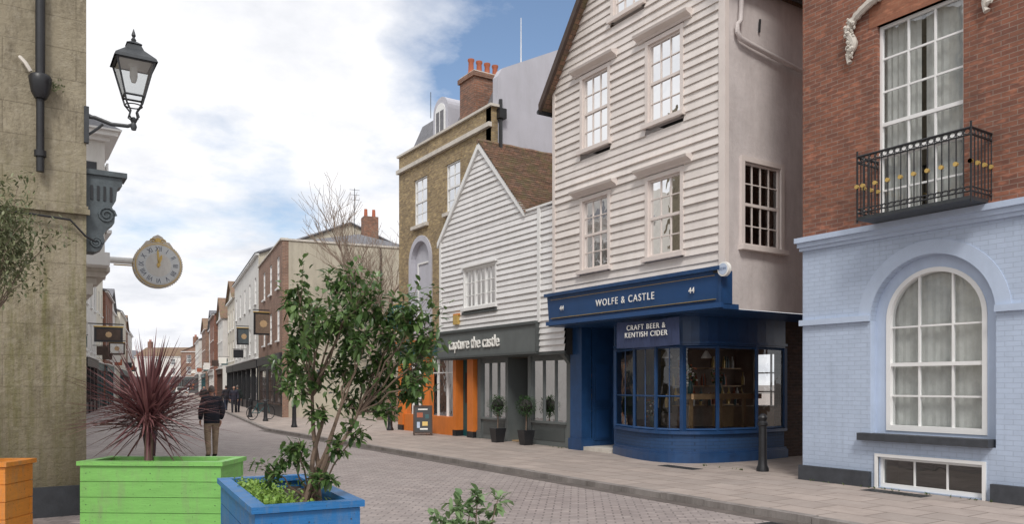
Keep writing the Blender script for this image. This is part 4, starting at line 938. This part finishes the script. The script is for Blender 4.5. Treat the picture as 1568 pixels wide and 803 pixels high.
# ------------------------------------------------------------------ foliage helpers
def W3(l, D, z): return Vector((D*SN+l*C, D*C-l*SN, z))
def leaf(g, part, m, p, d, L, wd, fold=.25, droop=.0):
    d = Vector(d).normalized(); s = d.cross(Vector((R.uniform(-.3, .3), R.uniform(-.3, .3), 1)))
    if s.length < .05: s = Vector((1, 0, 0))
    s.normalize(); n = s.cross(d); p = Vector(p)
    mid = p+d*L*.45-Vector((0, 0, droop*L*.2)); tip = p+d*L-Vector((0, 0, droop*L))
    q1 = p+d*L*.2+s*wd*.7+n*fold*wd*.6; q2 = p+d*L*.62+s*wd*.85+n*fold*wd*.6-Vector((0, 0, droop*L*.4))
    r1 = p+d*L*.2-s*wd*.7+n*fold*wd*.6; r2 = p+d*L*.62-s*wd*.85+n*fold*wd*.6-Vector((0, 0, droop*L*.4))
    g.add(part, m, [tuple(v) for v in (p, q1, q2, tip, r2, r1, mid)], [(0, 1, 6), (1, 2, 6), (2, 3, 6), (0, 6, 5), (5, 6, 4), (4, 6, 3)])
def rv():
    while True:
        v = Vector((R.uniform(-1, 1), R.uniform(-1, 1), R.uniform(-1, 1)))
        if .01 < v.length < 1: return v
def twig(g, base, end, m, r0, r1, sag=.0, n=5, wob=.03):
    pts = []; base = Vector(base); end = Vector(end)
    for i in range(n+1):
        t = i/n; p = base.lerp(end, t)+rv()*wob*(1 if 0 < i < n else 0); p.z += sag*math.sin(t*math.pi); pts.append(p)
    g.tube('branches', m, pts, [r0+(r1-r0)*i/n for i in range(n+1)], 6); return pts

g = G('evergreen_shrub')
base = W3(-1.68, 6.5, .7)
cl = [(-1.43, 2.62, .15), (-1.36, 2.5, .17), (-1.73, 2.50, .14), (-1.62, 2.4, .15), (-1.21, 2.43, .17), (-1.54, 2.28, .18), (-1.3, 2.27, .18), (-.80, 2.33, .17), (-.98, 2.24, .16), (-.67, 2.16, .16), (-.62, 2.02, .12), (-.9, 2.06, .18), (-1.17, 2.1, .18), (-1.4, 2.08, .17), (-1.62, 2.08, .14), (-1.06, 2.36, .12), (-.72, 2.28, .12),
      (-1.86, 2.08, .10), (-1.93, 1.98, .09), (-1.65, 1.86, .16), (-1.9, 1.86, .12), (-1.05, 1.92, .18), (-.83, 1.85, .17), (-.70, 1.75, .1), (-1.4, 1.82, .14), (-1.25, 1.78, .15), (-1.05, 1.65, .15), (-.85, 1.66, .12), (-1.43, 1.6, .11), (-1.2, 1.52, .12), (-1.75, 1.68, .11), (-1.05, 1.45, .09),
      (-1.62, 1.45, .09), (-1.83, 1.14, .12), (-1.7, 1.25, .08), (-1.35, 1.25, .08), (-1.5, .98, .09), (-1.95, 1.02, .09), (-1.2, 1.35, .08), (-1.72, 2.22, .11)]
stems = []
for (l, z) in ((-1.55, 1.5), (-1.42, 1.5), (-1.66, 1.6), (-1.3, 1.45), (-1.48, 1.3)):
    e = W3(l, 6.5+R.uniform(-.15, .15), z); stems.append(twig(g, base+Vector((R.uniform(-.08, .08), R.uniform(-.08, .08), 0)), e, 'bark', .024, .014, 0, 6, .02)[-1])
for l, z, r in cl:
    D = 6.5+R.uniform(-.3, .3); c = W3(l, D, z)
    st = min(stems, key=lambda s: (s-c).length + (2 if s.z > c.z+.1 else 0)) if z > 1.4 else base
    pts = twig(g, st, c, 'bark', .010, .004, .02, 6, .03)
    for k in range(6):
        e = c+rv()*r*1.4; tw = twig(g, pts[-2], e, 'bark', .004, .0015, 0, 3, .015)
        for j in range(int(18*r/.14)):
            t = R.random(); p = Vector(pts[-2]).lerp(e, .25+.85*t)+rv()*r*.42
            leaf(g, 'leaves', 'leaf', p, (rv()+Vector((0, 0, .15))+(p-c)*3), R.uniform(.05, .105), R.uniform(.015, .027), .35, .25)
    for q in pts[2:]:
        for j in range(2): leaf(g, 'leaves', 'leaf', q+rv()*.03, rv(), R.uniform(.04, .08), .018, .35, .2)
g.done()
g = G('clover_groundcover'); ang = math.radians(-6)
for k in range(1500):
    u = abs(R.gauss(0, .2))+.09; v = R.uniform(.12, 1.85)
    if u > .7: continue
    p = Vector((1.57+u*math.cos(ang)-v*math.sin(ang), 5.86+u*math.sin(ang)+v*math.cos(ang), .70+R.uniform(0, .12)*(1-u*.8)))
    leaf(g, 'leaves', 'clover', p, rv()+Vector((0, 0, .4)), R.uniform(.028, .05), R.uniform(.012, .017), .2, .1)
g.done()
g = G('red_cordyline'); cb = W3(-4.52, 9.75, .62)
g.tube('trunk', 'bark', [cb, cb+Vector((.0, 0, .3)), cb+Vector((.02, 0, .75))], [.055, .05, .045], 8)
for k in range(380):
    az = R.uniform(0, 2*math.pi); el = math.radians(R.choice([R.uniform(-50, 10), R.uniform(-5, 40), R.uniform(10, 60), R.uniform(40, 88)])); L = R.uniform(.85, 1.2)*(1 if el > -.2 else .8)*(.88 if el > 1 else 1); w0 = R.uniform(.012, .022)
    o = cb+Vector((0, 0, R.uniform(.5, .85))); d = Vector((math.cos(az)*math.cos(el), math.sin(az)*math.cos(el), math.sin(el)))
    s = d.cross(Vector((0, 0, 1))); s.normalize(); vs = []; n = 7; dr = R.uniform(-.02, .22)*(1 if el < .9 else .15)
    for i in range(n+1):
        t = i/n; p = o+d*L*t-Vector((0, 0, dr*L*t*t)); w = w0*(.5+1.2*t if t < .35 else (1-t)*1.42+.02)
        vs += [tuple(p-s*w+Vector((0, 0, w*.5))), tuple(p), tuple(p+s*w+Vector((0, 0, w*.5)))]
    fs = []
    for i in range(n): a = 3*i; fs += [(a, a+1, a+4, a+3), (a+1, a+2, a+5, a+4)]
    g.add('leaves', 'cordy', vs, fs)
g.done()
g = G('potted_young_shrub'); pb = Vector((1.62, 2.95, 0))
g.lathe('pot', 'pblue', pb.x, pb.y, [(.16, ZR), (.2, .25), (.22, .3), (.19, .3), (.17, .26)], 16); g.lathe('soil', 'soil', pb.x, pb.y, [(.175, .2), (.17, .25)], 12)
for (l, z, D) in ((-.14, 1.25, 3.2), (-.22, 1.22, 3.15), (-.29, 1.15, 3.2), (-.06, 1.22, 3.25), (-.2, 1.14, 3.1), (-.33, 1.08, 3.2), (-.12, 1.13, 3.3), (-.17, 1.19, 3.2), (-.25, 1.1, 3.25)):
    e = W3(l, D, z); pts = twig(g, (pb.x, pb.y, .25), e, 'bark', .007, .002, 0, 8, .015)
    for i, q in enumerate(pts[4:]):
        for j in range(6): leaf(g, 'leaves', 'leaf2', q+rv()*.02, rv()+Vector((0, 0, .25)), R.uniform(.04, .075), R.uniform(.010, .017), .3, .25)
    for j in range(18): leaf(g, 'leaves', 'leaf2', e+rv()*.04, rv()+Vector((0, 0, .3)), R.uniform(.04, .07), R.uniform(.010, .017), .3, .3)
g.done()
g = G('olive_tree'); tb = W3(-6.0, 8.6, ZR)
g.tube('trunk', 'greybark', [tb, tb+Vector((.03, 0, 1)), tb+Vector((-.03, .05, 2)), tb+Vector((0, 0, 2.9))], [.09, .07, .06, .05], 8)
for k in range(60):
    l = R.gauss(-5.55, .28); z = R.gauss(3.3, .36); D = 8.5+R.uniform(-.5, .5)
    l = min(l, -5.08-abs(z-3.1)*.25)
    c = W3(l, D, z); pts = twig(g, tb+Vector((0, 0, R.uniform(1.6, 2.8))), c, 'greybark', .012, .003, .1, 5, .06)
    for j in range(75):
        p = c+rv()*.22; leaf(g, 'leaves', 'olive', p, rv()+Vector((0, 0, .2)), R.uniform(.05, .085), R.uniform(.010, .016), .2, .1)
g.done()
def bare(name, base, H, seed):
    g = G(name); rr = random.Random(seed)
    def grow(p, d, L, r, lev):
        n = 4; pts = [p]
        for i in range(n):
            d = (d+Vector((rr.uniform(-.18, .18), rr.uniform(-.18, .18), rr.uniform(-.05, .14)))).normalized(); pts.append(pts[-1]+d*L/n)
        g.tube('limbs', 'greybark', pts, [max(.008, r*(1-.4*i/n)) for i in range(n+1)], 5 if lev < 2 else 3, cap=False)
        if lev >= 5: return
        for k in range(4 if lev < 3 else 3):
            a = pts[rr.choice([2, 3, 4])]; dd = (d+Vector((rr.uniform(-.8, .8), rr.uniform(-.8, .8), rr.uniform(-.1, .5)))).normalized()
            grow(a, dd, L*rr.uniform(.58, .78), r*.52, lev+1)
    grow(Vector(base), Vector((0, 0, 1)), H*.36, .17, 0); g.done()
bare('bare_tree', (15.4, 35.2, 0), 12.5, 3); bare('bare_tree', (16.6, 36.6, 0), 12.5, 8)
g = G('side_street_wall'); g.cube('wall', 'farbr', 15, 30, 33.2, 33.5, 0, 2.0); g.cube('coping', 'stone', 14.95, 30, 33.15, 33.55, 2.0, 2.08); g.done()

# ------------------------------------------------------------------ street furniture
def bollard(x, y, h=1.1, r=.085):
    g = G('iron_bollard'); g.lathe('post', 'black', x, y, [(r*1.5, 0), (r*1.5, .06), (r*1.15, .12), (r, .3), (r*.95, h*.78), (r*1.25, h*.8), (r*1.25, h*.84), (r*.85, h*.87), (r*1.15, h*.93), (r*.8, h*.98), (r*.2, h)], 14); g.done()
bollard(12.55, 10.2, 1.14, .08); bollard(9.85, 31.0, 1.0); bollard(12.2, 27.0, 1.0); bollard(10.4, 37, 1.0); bollard(11, 42, 1.0)
for (x, y) in ((12.32, 19.63), (12.43, 18.3)):
    g = G('topiary_ball_in_pot')
    g.prism('pot', 'black', lambda u, v, w: (x+u*(.13+.05*w/.4), y+v*(.13+.05*w/.4), w), [(-1, -1), (1, -1), (1, 1), (-1, 1)], 0, .42)
    g.tube('stem', 'bark', [(x, y, .4), (x+.01, y, .7), (x, y, .95)], .018, 6)
    for k in range(900):
        v = rv().normalized(); rr_ = .27*R.uniform(.75, 1.1)*(1+.12*math.sin(v.x*6+v.z*5+x*3)); p = Vector((x, y, 1.1))+v*rr_
        leaf(g, 'leaves', 'boxleaf', p, v+rv()*.8, R.uniform(.03, .06), .013, .2, .1)
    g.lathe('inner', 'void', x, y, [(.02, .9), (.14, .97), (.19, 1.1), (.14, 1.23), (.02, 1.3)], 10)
    g.done()
g = G('pavement_a_board', Matrix.Translation((12.0, 23.9, 0)) @ Matrix.Rotation(math.radians(-25), 4, 'Z'))
for sgn in (-1, 1):
    def fb(u, v, w, s=sgn): return (u, s*(.26*(1-v/1.0)+w), v)
    g.box('panel', 'black', fb, -.27, .27, .12, .95, 0, .02); g.box('frame', 'bargeb', fb, -.32, -.27, 0, 1.0, -.005, .03); g.box('frame', 'bargeb', fb, .27, .32, 0, 1.0, -.005, .03)
    g.box('frame', 'bargeb', fb, -.27, .27, .95, 1.0, -.004, .028); g.box('frame', 'bargeb', fb, -.27, .27, .07, .12, -.004, .028)
    for (pa, pb_, pc, pd, pm) in ((-.2, .0, .6, .76, 'terra'), (-.02, .16, .32, .46, 'gold'), (-.16, .16, .85, .89, 'letter'), (.08, .2, .56, .7, 'teal'), (-.2, -.1, .25, .45, 'pale'), (-.1, .16, .19, .24, 'letter')): g.box('poster', pm, fb, pa, pb_, pc, pd, .02, .024)
g.done()
g = G('bicycle', Matrix.Translation((10.6, 38.5, 0)) @ Matrix.Rotation(math.radians(25), 4, 'Z'))
for x in (-.52, .52):
    g.tube('wheel', 'black', [(x+.33*math.cos(t*math.pi/10), 0, .35+.33*math.sin(t*math.pi/10)) for t in range(21)], .022, 5)
    for t in range(8): g.tube('spoke', 'iron', [(x, 0, .35), (x+.32*math.cos(t*math.pi/4), 0, .35+.32*math.sin(t*math.pi/4))], .004, 3)
for p, q in (((-.52, .35), (-.12, .32)), ((-.52, .35), (-.2, .78)), ((-.12, .32), (-.24, .92)), ((-.12, .32), (.38, .78)), ((-.2, .78), (.38, .82)), ((.36, .92), (.52, .35))): g.tube('frame', 'teal', [(p[0], 0, p[1]), (q[0], 0, q[1])], .018, 6)
g.tube('handlebar', 'black', [(.3, -.25, .95), (.38, 0, .96), (.3, .25, .95)], .014, 5); g.box('saddle', 'black', ID, -.34, -.12, -.06, .06, .91, .96)
g.done()
def pubsign(name, x, y, z, s, w, h, m, m2):
    g = G(name); f = fy(y)
    g.tube('arm', 'black', [(x, y, z+h+.15), (x+s*(w+.3), y, z+h+.15)], .03, 6)
    x0, x1 = sorted((x+s*.25, x+s*(.25+w)))
    g.box('board', m, f, x0, x1, z, z+h, -.04, .04); g.box('picture', m2, f, x0+.1, x1-.1, z+.1, z+h-.1, .04, .045)
    g.disc('device', 'inwood', f, (x0+x1)/2, z+h*.5, min(w, h)*.2, .045, .05, 8)
    g.box('moulding', 'gold', f, x0-.03, x1+.03, z+h, z+h+.05, -.05, .05); g.done()
pubsign('hanging_pub_sign', 13.6, 46, 4.6, -1, 1.1, 1.3, 'black', 'bark')
pubsign('hanging_pub_sign', 15.5, 58, 4.6, -1, 1.0, 1.2, 'black', 'console')
pubsign('projecting_shop_board', 3.4, 41, 3.7, 1, 1.2, .7, 'black', 'bargeb')
pubsign('projecting_shop_board', 6.6, 66, 4, 1, 1.1, .9, 'bargeb', 'curtain')
def car(x, y, rot, m):
    g = G('parked_car', Matrix.Translation((x, y, ZR)) @ Matrix.Rotation(rot, 4, 'Z'))
    side = [(-2.1, .3), (-2.12, .75), (-1.95, .95), (-1.2, 1.05), (-.6, 1.45), (.9, 1.48), (1.6, 1.08), (2.05, .98), (2.12, .6), (2.08, .3)]
    secs = [(-.86, .94), (-.8, 1), (.8, 1), (.86, .94)]; vs = []
    for yy, k in secs:
        for u, v in side: vs.append((u*k, yy*(1 if v < 1.1 else .84), .3+(v-.3)*k))
    n = len(side); fs_ = [tuple(range(n)), tuple(range(3*n, 4*n))]
    for s_ in range(3):
        for i in range(n): fs_.append((s_*n+i, s_*n+(i+1) % n, (s_+1)*n+(i+1) % n, (s_+1)*n+i))
    g.add('body', m, vs, fs_)
    for yy in (-.745, .745): g.add('side_windows', 'void', [(-1.0, yy*1.03, 1.08), (-.58, yy, 1.38), (.85, yy, 1.40), (1.3, yy*1.03, 1.1)], [(0, 1, 2, 3)])
    for a, b in ((-1.23, -.62), (1.62, .92)): g.add('windscreen', 'void', [(a, -.68, 1.09), (a, .68, 1.09), (b, .62, 1.44), (b, -.62, 1.44)], [(0, 1, 2, 3)])
    for a in (-1.35, 1.35):
        for yy in (-.88, .7): g.tube('wheels', 'black', [(a, yy, .32), (a, yy+.18, .32)], .32, 14)
    for yy in (-.6, .6): g.cube('lights', 'terra', -2.14, -2.08, yy-.15, yy+.15, .65, .8)
    g.done()
car(13.2, 100, math.radians(82), 'iron'); car(21.5, 118, math.radians(80), 'curtain')

# ------------------------------------------------------------------ people
def clothmat(name, top, leg, shoe=(.02, .018, .016), split=.87):
    m, nt, b = newmat(name); o = objco(nt); s = nd(nt, 'ShaderNodeSeparateXYZ'); nt.links.new(o, s.inputs[0])
    mr = nd(nt, 'ShaderNodeMath', operation='DIVIDE'); nt.links.new(s.outputs[2], mr.inputs[0]); mr.inputs[1].default_value = 2
    r = nd(nt, 'ShaderNodeValToRGB'); r.color_ramp.interpolation = 'CONSTANT'; e = r.color_ramp.elements; e.new(.5)
    for i, (p, c) in enumerate(((0, shoe), (.05, leg), (split/2, top))): e[i].position = p; e[i].color = (*c, 1)
    nt.links.new(mr.outputs[0], r.inputs[0])
    c = mixc(nt, ramp(nt, noise(nt, o, 7, 5), [(.35, 0), (.7, .5)]), r.outputs[0], (0, 0, 0))
    nt.links.new(c, b.inputs['Base Color']); b.inputs['Roughness'].default_value = .85
    bump(nt, b, noise(nt, mapping(nt, o, (1, 1, 2.5)), 9, 3), .5, .03); return m
def skinobj(name, verts, edges, rad, mat, root=0, sub=2):
    me = bpy.data.meshes.new(name); me.from_pydata(verts, edges, []); me.materials.append(mat)
    o = bpy.data.objects.new(name, me); scene.collection.objects.link(o)
    sk = o.modifiers.new('skin', 'SKIN'); sk.use_smooth_shade = True
    for i, r in enumerate(rad):
        sv = me.skin_vertices[0].data[i]; sv.radius = r if isinstance(r, tuple) else (r, r); sv.use_root = (i == root)
    ss = o.modifiers.new('sub', 'SUBSURF'); ss.levels = sub; ss.render_levels = sub; return o
def person(x, y, rot, H, top, leg, hair='hairg', stride=.22, z0=ZR, name='pedestrian', hem=.84):
    e = bpy.data.objects.new(name, None); scene.collection.objects.link(e)
    e.location = (x, y, z0); e.rotation_euler = (0, 0, rot); e.scale = (H/1.75,)*3
    cm = clothmat(name+'_clothes', top, leg, split=hem); st = stride
    V = [(0, 0, .95), (0, 0, 1.12), (0, .01, 1.30), (0, .0, 1.42), (0, .0, 1.50),
         (.18, 0, 1.41), (.25, -.03-st*.2, 1.14), (.225, .08-st*.3, .92),
         (-.18, 0, 1.41), (-.25, -.03+st*.2, 1.14), (-.225, .10+st*.3, .93),
         (.095, 0, .86), (.10, st*.55, .49), (.10, st*.75, .09), (.11, st*.75+.15, .035),
         (-.095, 0, .86), (-.10, -st*.2, .48), (-.10, -st*1.15, .13), (-.11, -st*1.15+.13, .045)]
    E = [(0, 1), (1, 2), (2, 3), (3, 4), (3, 5), (5, 6), (6, 7), (3, 8), (8, 9), (9, 10), (0, 11), (11, 12), (12, 13), (13, 14), (0, 15), (15, 16), (16, 17), (17, 18)]
    Rd = [(.19, .15), (.19, .15), (.195, .15), (.14, .10), (.065, .065), .09, .072, .052, .09, .072, .052, .10, .075, .058, .042, .10, .075, .058, .042]
    b = skinobj('body', V, E, Rd, cm); b.parent = e
    g2 = bpy.data.meshes.new('head')
    bm = bmesh.new(); bmesh.ops.create_uvsphere(bm, u_segments=20, v_segments=14, radius=1)
    for v in bm.verts:
        c = v.co; c.x *= .076; c.y *= .096; c.z *= .118
        if c.z < -.02: c.x *= 1+c.z*2.6; c.y = c.y*(1+c.z*1.5)+.008
        if c.y > .085 and -.03 < c.z < .015: c.y += .022
        if abs(c.x) > .07 and -.03 < c.z < .02: c.x *= 1.14
        c.z += 1.635; c.y += .015
    bm.to_mesh(g2); bm.free()
    for p in g2.polygons: p.use_smooth = True
    g2.materials.append(M['skin']); g2.materials.append(M[hair])
    for p in g2.polygons:
        if p.center.z > 1.70 or (p.center.y < .02 and p.center.z > 1.585 and abs(p.center.x) < .078) : p.material_index = 1
    h = bpy.data.objects.new('head', g2); scene.collection.objects.link(h); h.parent = e
    nk = skinobj('neck', [(0, 0, 1.46), (0, .01, 1.58)], [(0, 1)], [.055, .05], M['skin'], sub=1); nk.parent = e
    for sx, wi in ((1, 7), (-1, 10)):
        w = Vector(V[wi]); hv = [tuple(w), tuple(w+Vector((0, .01, -.05))), tuple(w+Vector((0, .015, -.09)))]; he = [(0, 1), (1, 2)]; hr = [.026, .03, .028]
        for k in range(4):
            oy = -.027+.018*k; Lf_ = [.06, .072, .068, .05][k]; i0 = len(hv)
            hv += [tuple(w+Vector((0, oy+.015, -.10))), tuple(w+Vector((-sx*.008, oy+.017, -.10-Lf_*.5))), tuple(w+Vector((-sx*.024, oy+.02, -.10-Lf_)))]
            he += [(2, i0), (i0, i0+1), (i0+1, i0+2)]; hr += [.010, .009, .008]
        i0 = len(hv); hv += [tuple(w+Vector((-sx*.01, .045, -.06))), tuple(w+Vector((-sx*.018, .055, -.10)))]; he += [(1, i0), (i0, i0+1)]; hr += [.011, .009]
        ho = skinobj('hand', hv, he, hr, M['skin'], sub=1); ho.parent = e
    return e
yaw = math.radians(4)
person(4.3, 19.9, yaw, 1.78, (.018, .022, .035), (.42, .32, .22), stride=.10)
person(3.02, 20.5, yaw+.1, 1.72, (.02, .022, .03), (.10, .07, .09), 'haird', stride=.14)
for (x, y_, h, t_, l_) in ((9.0, 57, 1.75, (.02, .02, .03), (.05, .05, .07)), (9.6, 58, 1.68, (.10, .02, .03), (.02, .02, .03)), (10.8, 66, 1.7, (.3, .3, .32), (.05, .06, .12)),
                          (9.9, 70, 1.75, (.03, .05, .12), (.03, .03, .04)), (8.4, 62, 1.72, (.05, .05, .06), (.1, .1, .13)), (12.4, 60, 1.7, (.03, .03, .03), (.04, .04, .06)), (12.9, 80, 1.75, (.25, .05, .04), (.03, .03, .05)), (13.8, 84, 1.7, (.02, .02, .03), (.06, .06, .1)),
                          (11.6, 92, 1.75, (.02, .02, .03), (.04, .04, .05)), (8.9, 74, 1.7, (.04, .06, .04), (.03, .03, .05)), (14.2, 66, 1.72, (.02, .02, .03), (.1, .09, .08)), (12.7, 54.5, 1.75, (.03, .03, .04), (.03, .04, .07)),
                          (12.0, 49.5, 1.72, (.03, .03, .05), (.03, .03, .04)), (12.4, 50.3, 1.78, (.02, .03, .03), (.05, .05, .08)), (14.9, 72, 1.7, (.1, .1, .12), (.03, .03, .05))):
    person(x, y_, R.choice([0, math.pi])+R.uniform(-.3, .3), h, t_, l_, R.choice(['hairg', 'haird']))

# ------------------------------------------------------------------ sky + sun
EL, AZ = 48, 215
w = bpy.data.worlds.new('World'); scene.world = w; w.use_nodes = True; nt = w.node_tree
bg = nt.nodes['Background']; out = nt.nodes['World Output']
sky = nd(nt, 'ShaderNodeTexSky', sky_type='NISHITA', sun_disc=False)
sky.sun_elevation = math.radians(EL); sky.sun_rotation = math.radians(AZ)
nt.links.new(sky.outputs[0], bg.inputs[0]); bg.inputs[1].default_value = .15
tc = nd(nt, 'ShaderNodeTexCoord').outputs['Generated']
sp_ = nd(nt, 'ShaderNodeSeparateXYZ'); nt.links.new(tc, sp_.inputs[0])
den = nd(nt, 'ShaderNodeMath', operation='ADD'); nt.links.new(sp_.outputs[2], den.inputs[0]); den.inputs[1].default_value = .25
ab = nd(nt, 'ShaderNodeMath', operation='MAXIMUM'); nt.links.new(den.outputs[0], ab.inputs[0]); ab.inputs[1].default_value = .1
dv = nd(nt, 'ShaderNodeVectorMath', operation='DIVIDE'); cmb = nd(nt, 'ShaderNodeCombineXYZ')
for i in range(3): nt.links.new(ab.outputs[0], cmb.inputs[i])
nt.links.new(tc, dv.inputs[0]); nt.links.new(cmb.outputs[0], dv.inputs[1])
val = noise(nt, dv.outputs[0], 1.7, 10, .58)
def patch(dirv, rad, wgt):
    global val
    d = nd(nt, 'ShaderNodeVectorMath', operation='DOT_PRODUCT'); nt.links.new(tc, d.inputs[0]); v = Vector(dirv).normalized(); d.inputs[1].default_value = v
    mr = nd(nt, 'ShaderNodeMapRange', interpolation_type='SMOOTHSTEP'); nt.links.new(d.outputs[1], mr.inputs[0])
    mr.inputs[1].default_value = math.cos(rad); mr.inputs[2].default_value = 1; mr.inputs[3].default_value = 0; mr.inputs[4].default_value = wgt
    s = nd(nt, 'ShaderNodeMath', operation='SUBTRACT'); nt.links.new(val, s.inputs[0]); nt.links.new(mr.outputs[0], s.inputs[1]); val = s.outputs[0]
patch((.545, .857, .48), .20, .34); patch((.37, .92, .235), .14, .24); patch((.19, .98, .21), .17, .20)
mask = ramp(nt, val, [(.12, .0), (.20, .45), (.33, 1)])
sh_ = noise(nt, dv.outputs[0], 2.4, 9, .58)
ccol = nd(nt, 'ShaderNodeValToRGB'); nt.links.new(sh_, ccol.inputs[0])
ccol.color_ramp.elements[0].position = .34; ccol.color_ramp.elements[0].color = (.70, .72, .77, 1)
ccol.color_ramp.elements[1].position = .54; ccol.color_ramp.elements[1].color = (.93, .93, .95, 1)
bg2 = nd(nt, 'ShaderNodeBackground'); nt.links.new(ccol.outputs[0], bg2.inputs[0]); bg2.inputs[1].default_value = 1.15
mx = nd(nt, 'ShaderNodeMixShader'); nt.links.new(mask, mx.inputs[0]); nt.links.new(bg.outputs[0], mx.inputs[1]); nt.links.new(bg2.outputs[0], mx.inputs[2])
nt.links.new(mx.outputs[0], out.inputs[0])
sl = bpy.data.lights.new('sun', 'SUN'); sl.energy = 2.1; sl.angle = math.radians(14); sl.color = (1, .955, .90)
so = bpy.data.objects.new('sun', sl); scene.collection.objects.link(so)
e_, a_ = math.radians(EL), math.radians(AZ)
so.rotation_euler = Vector((math.sin(a_)*math.cos(e_), math.cos(a_)*math.cos(e_), math.sin(e_))).to_track_quat('Z', 'Y').to_euler()
so.location = (0, 0, 30)

cam = bpy.data.cameras.new('camera'); co = bpy.data.objects.new('camera', cam); scene.collection.objects.link(co)
co.location = (0, 0, 1.7); co.rotation_euler = (math.pi/2, 0, -TH)
cam.sensor_width = 36; cam.lens = 36*1200/1568; cam.shift_y = (590-401.5)/1568; cam.clip_end = 6000; cam.clip_start = .05
scene.camera = co
scene.view_settings.view_transform = 'Standard'; scene.view_settings.look = 'None'; scene.view_settings.exposure = 0
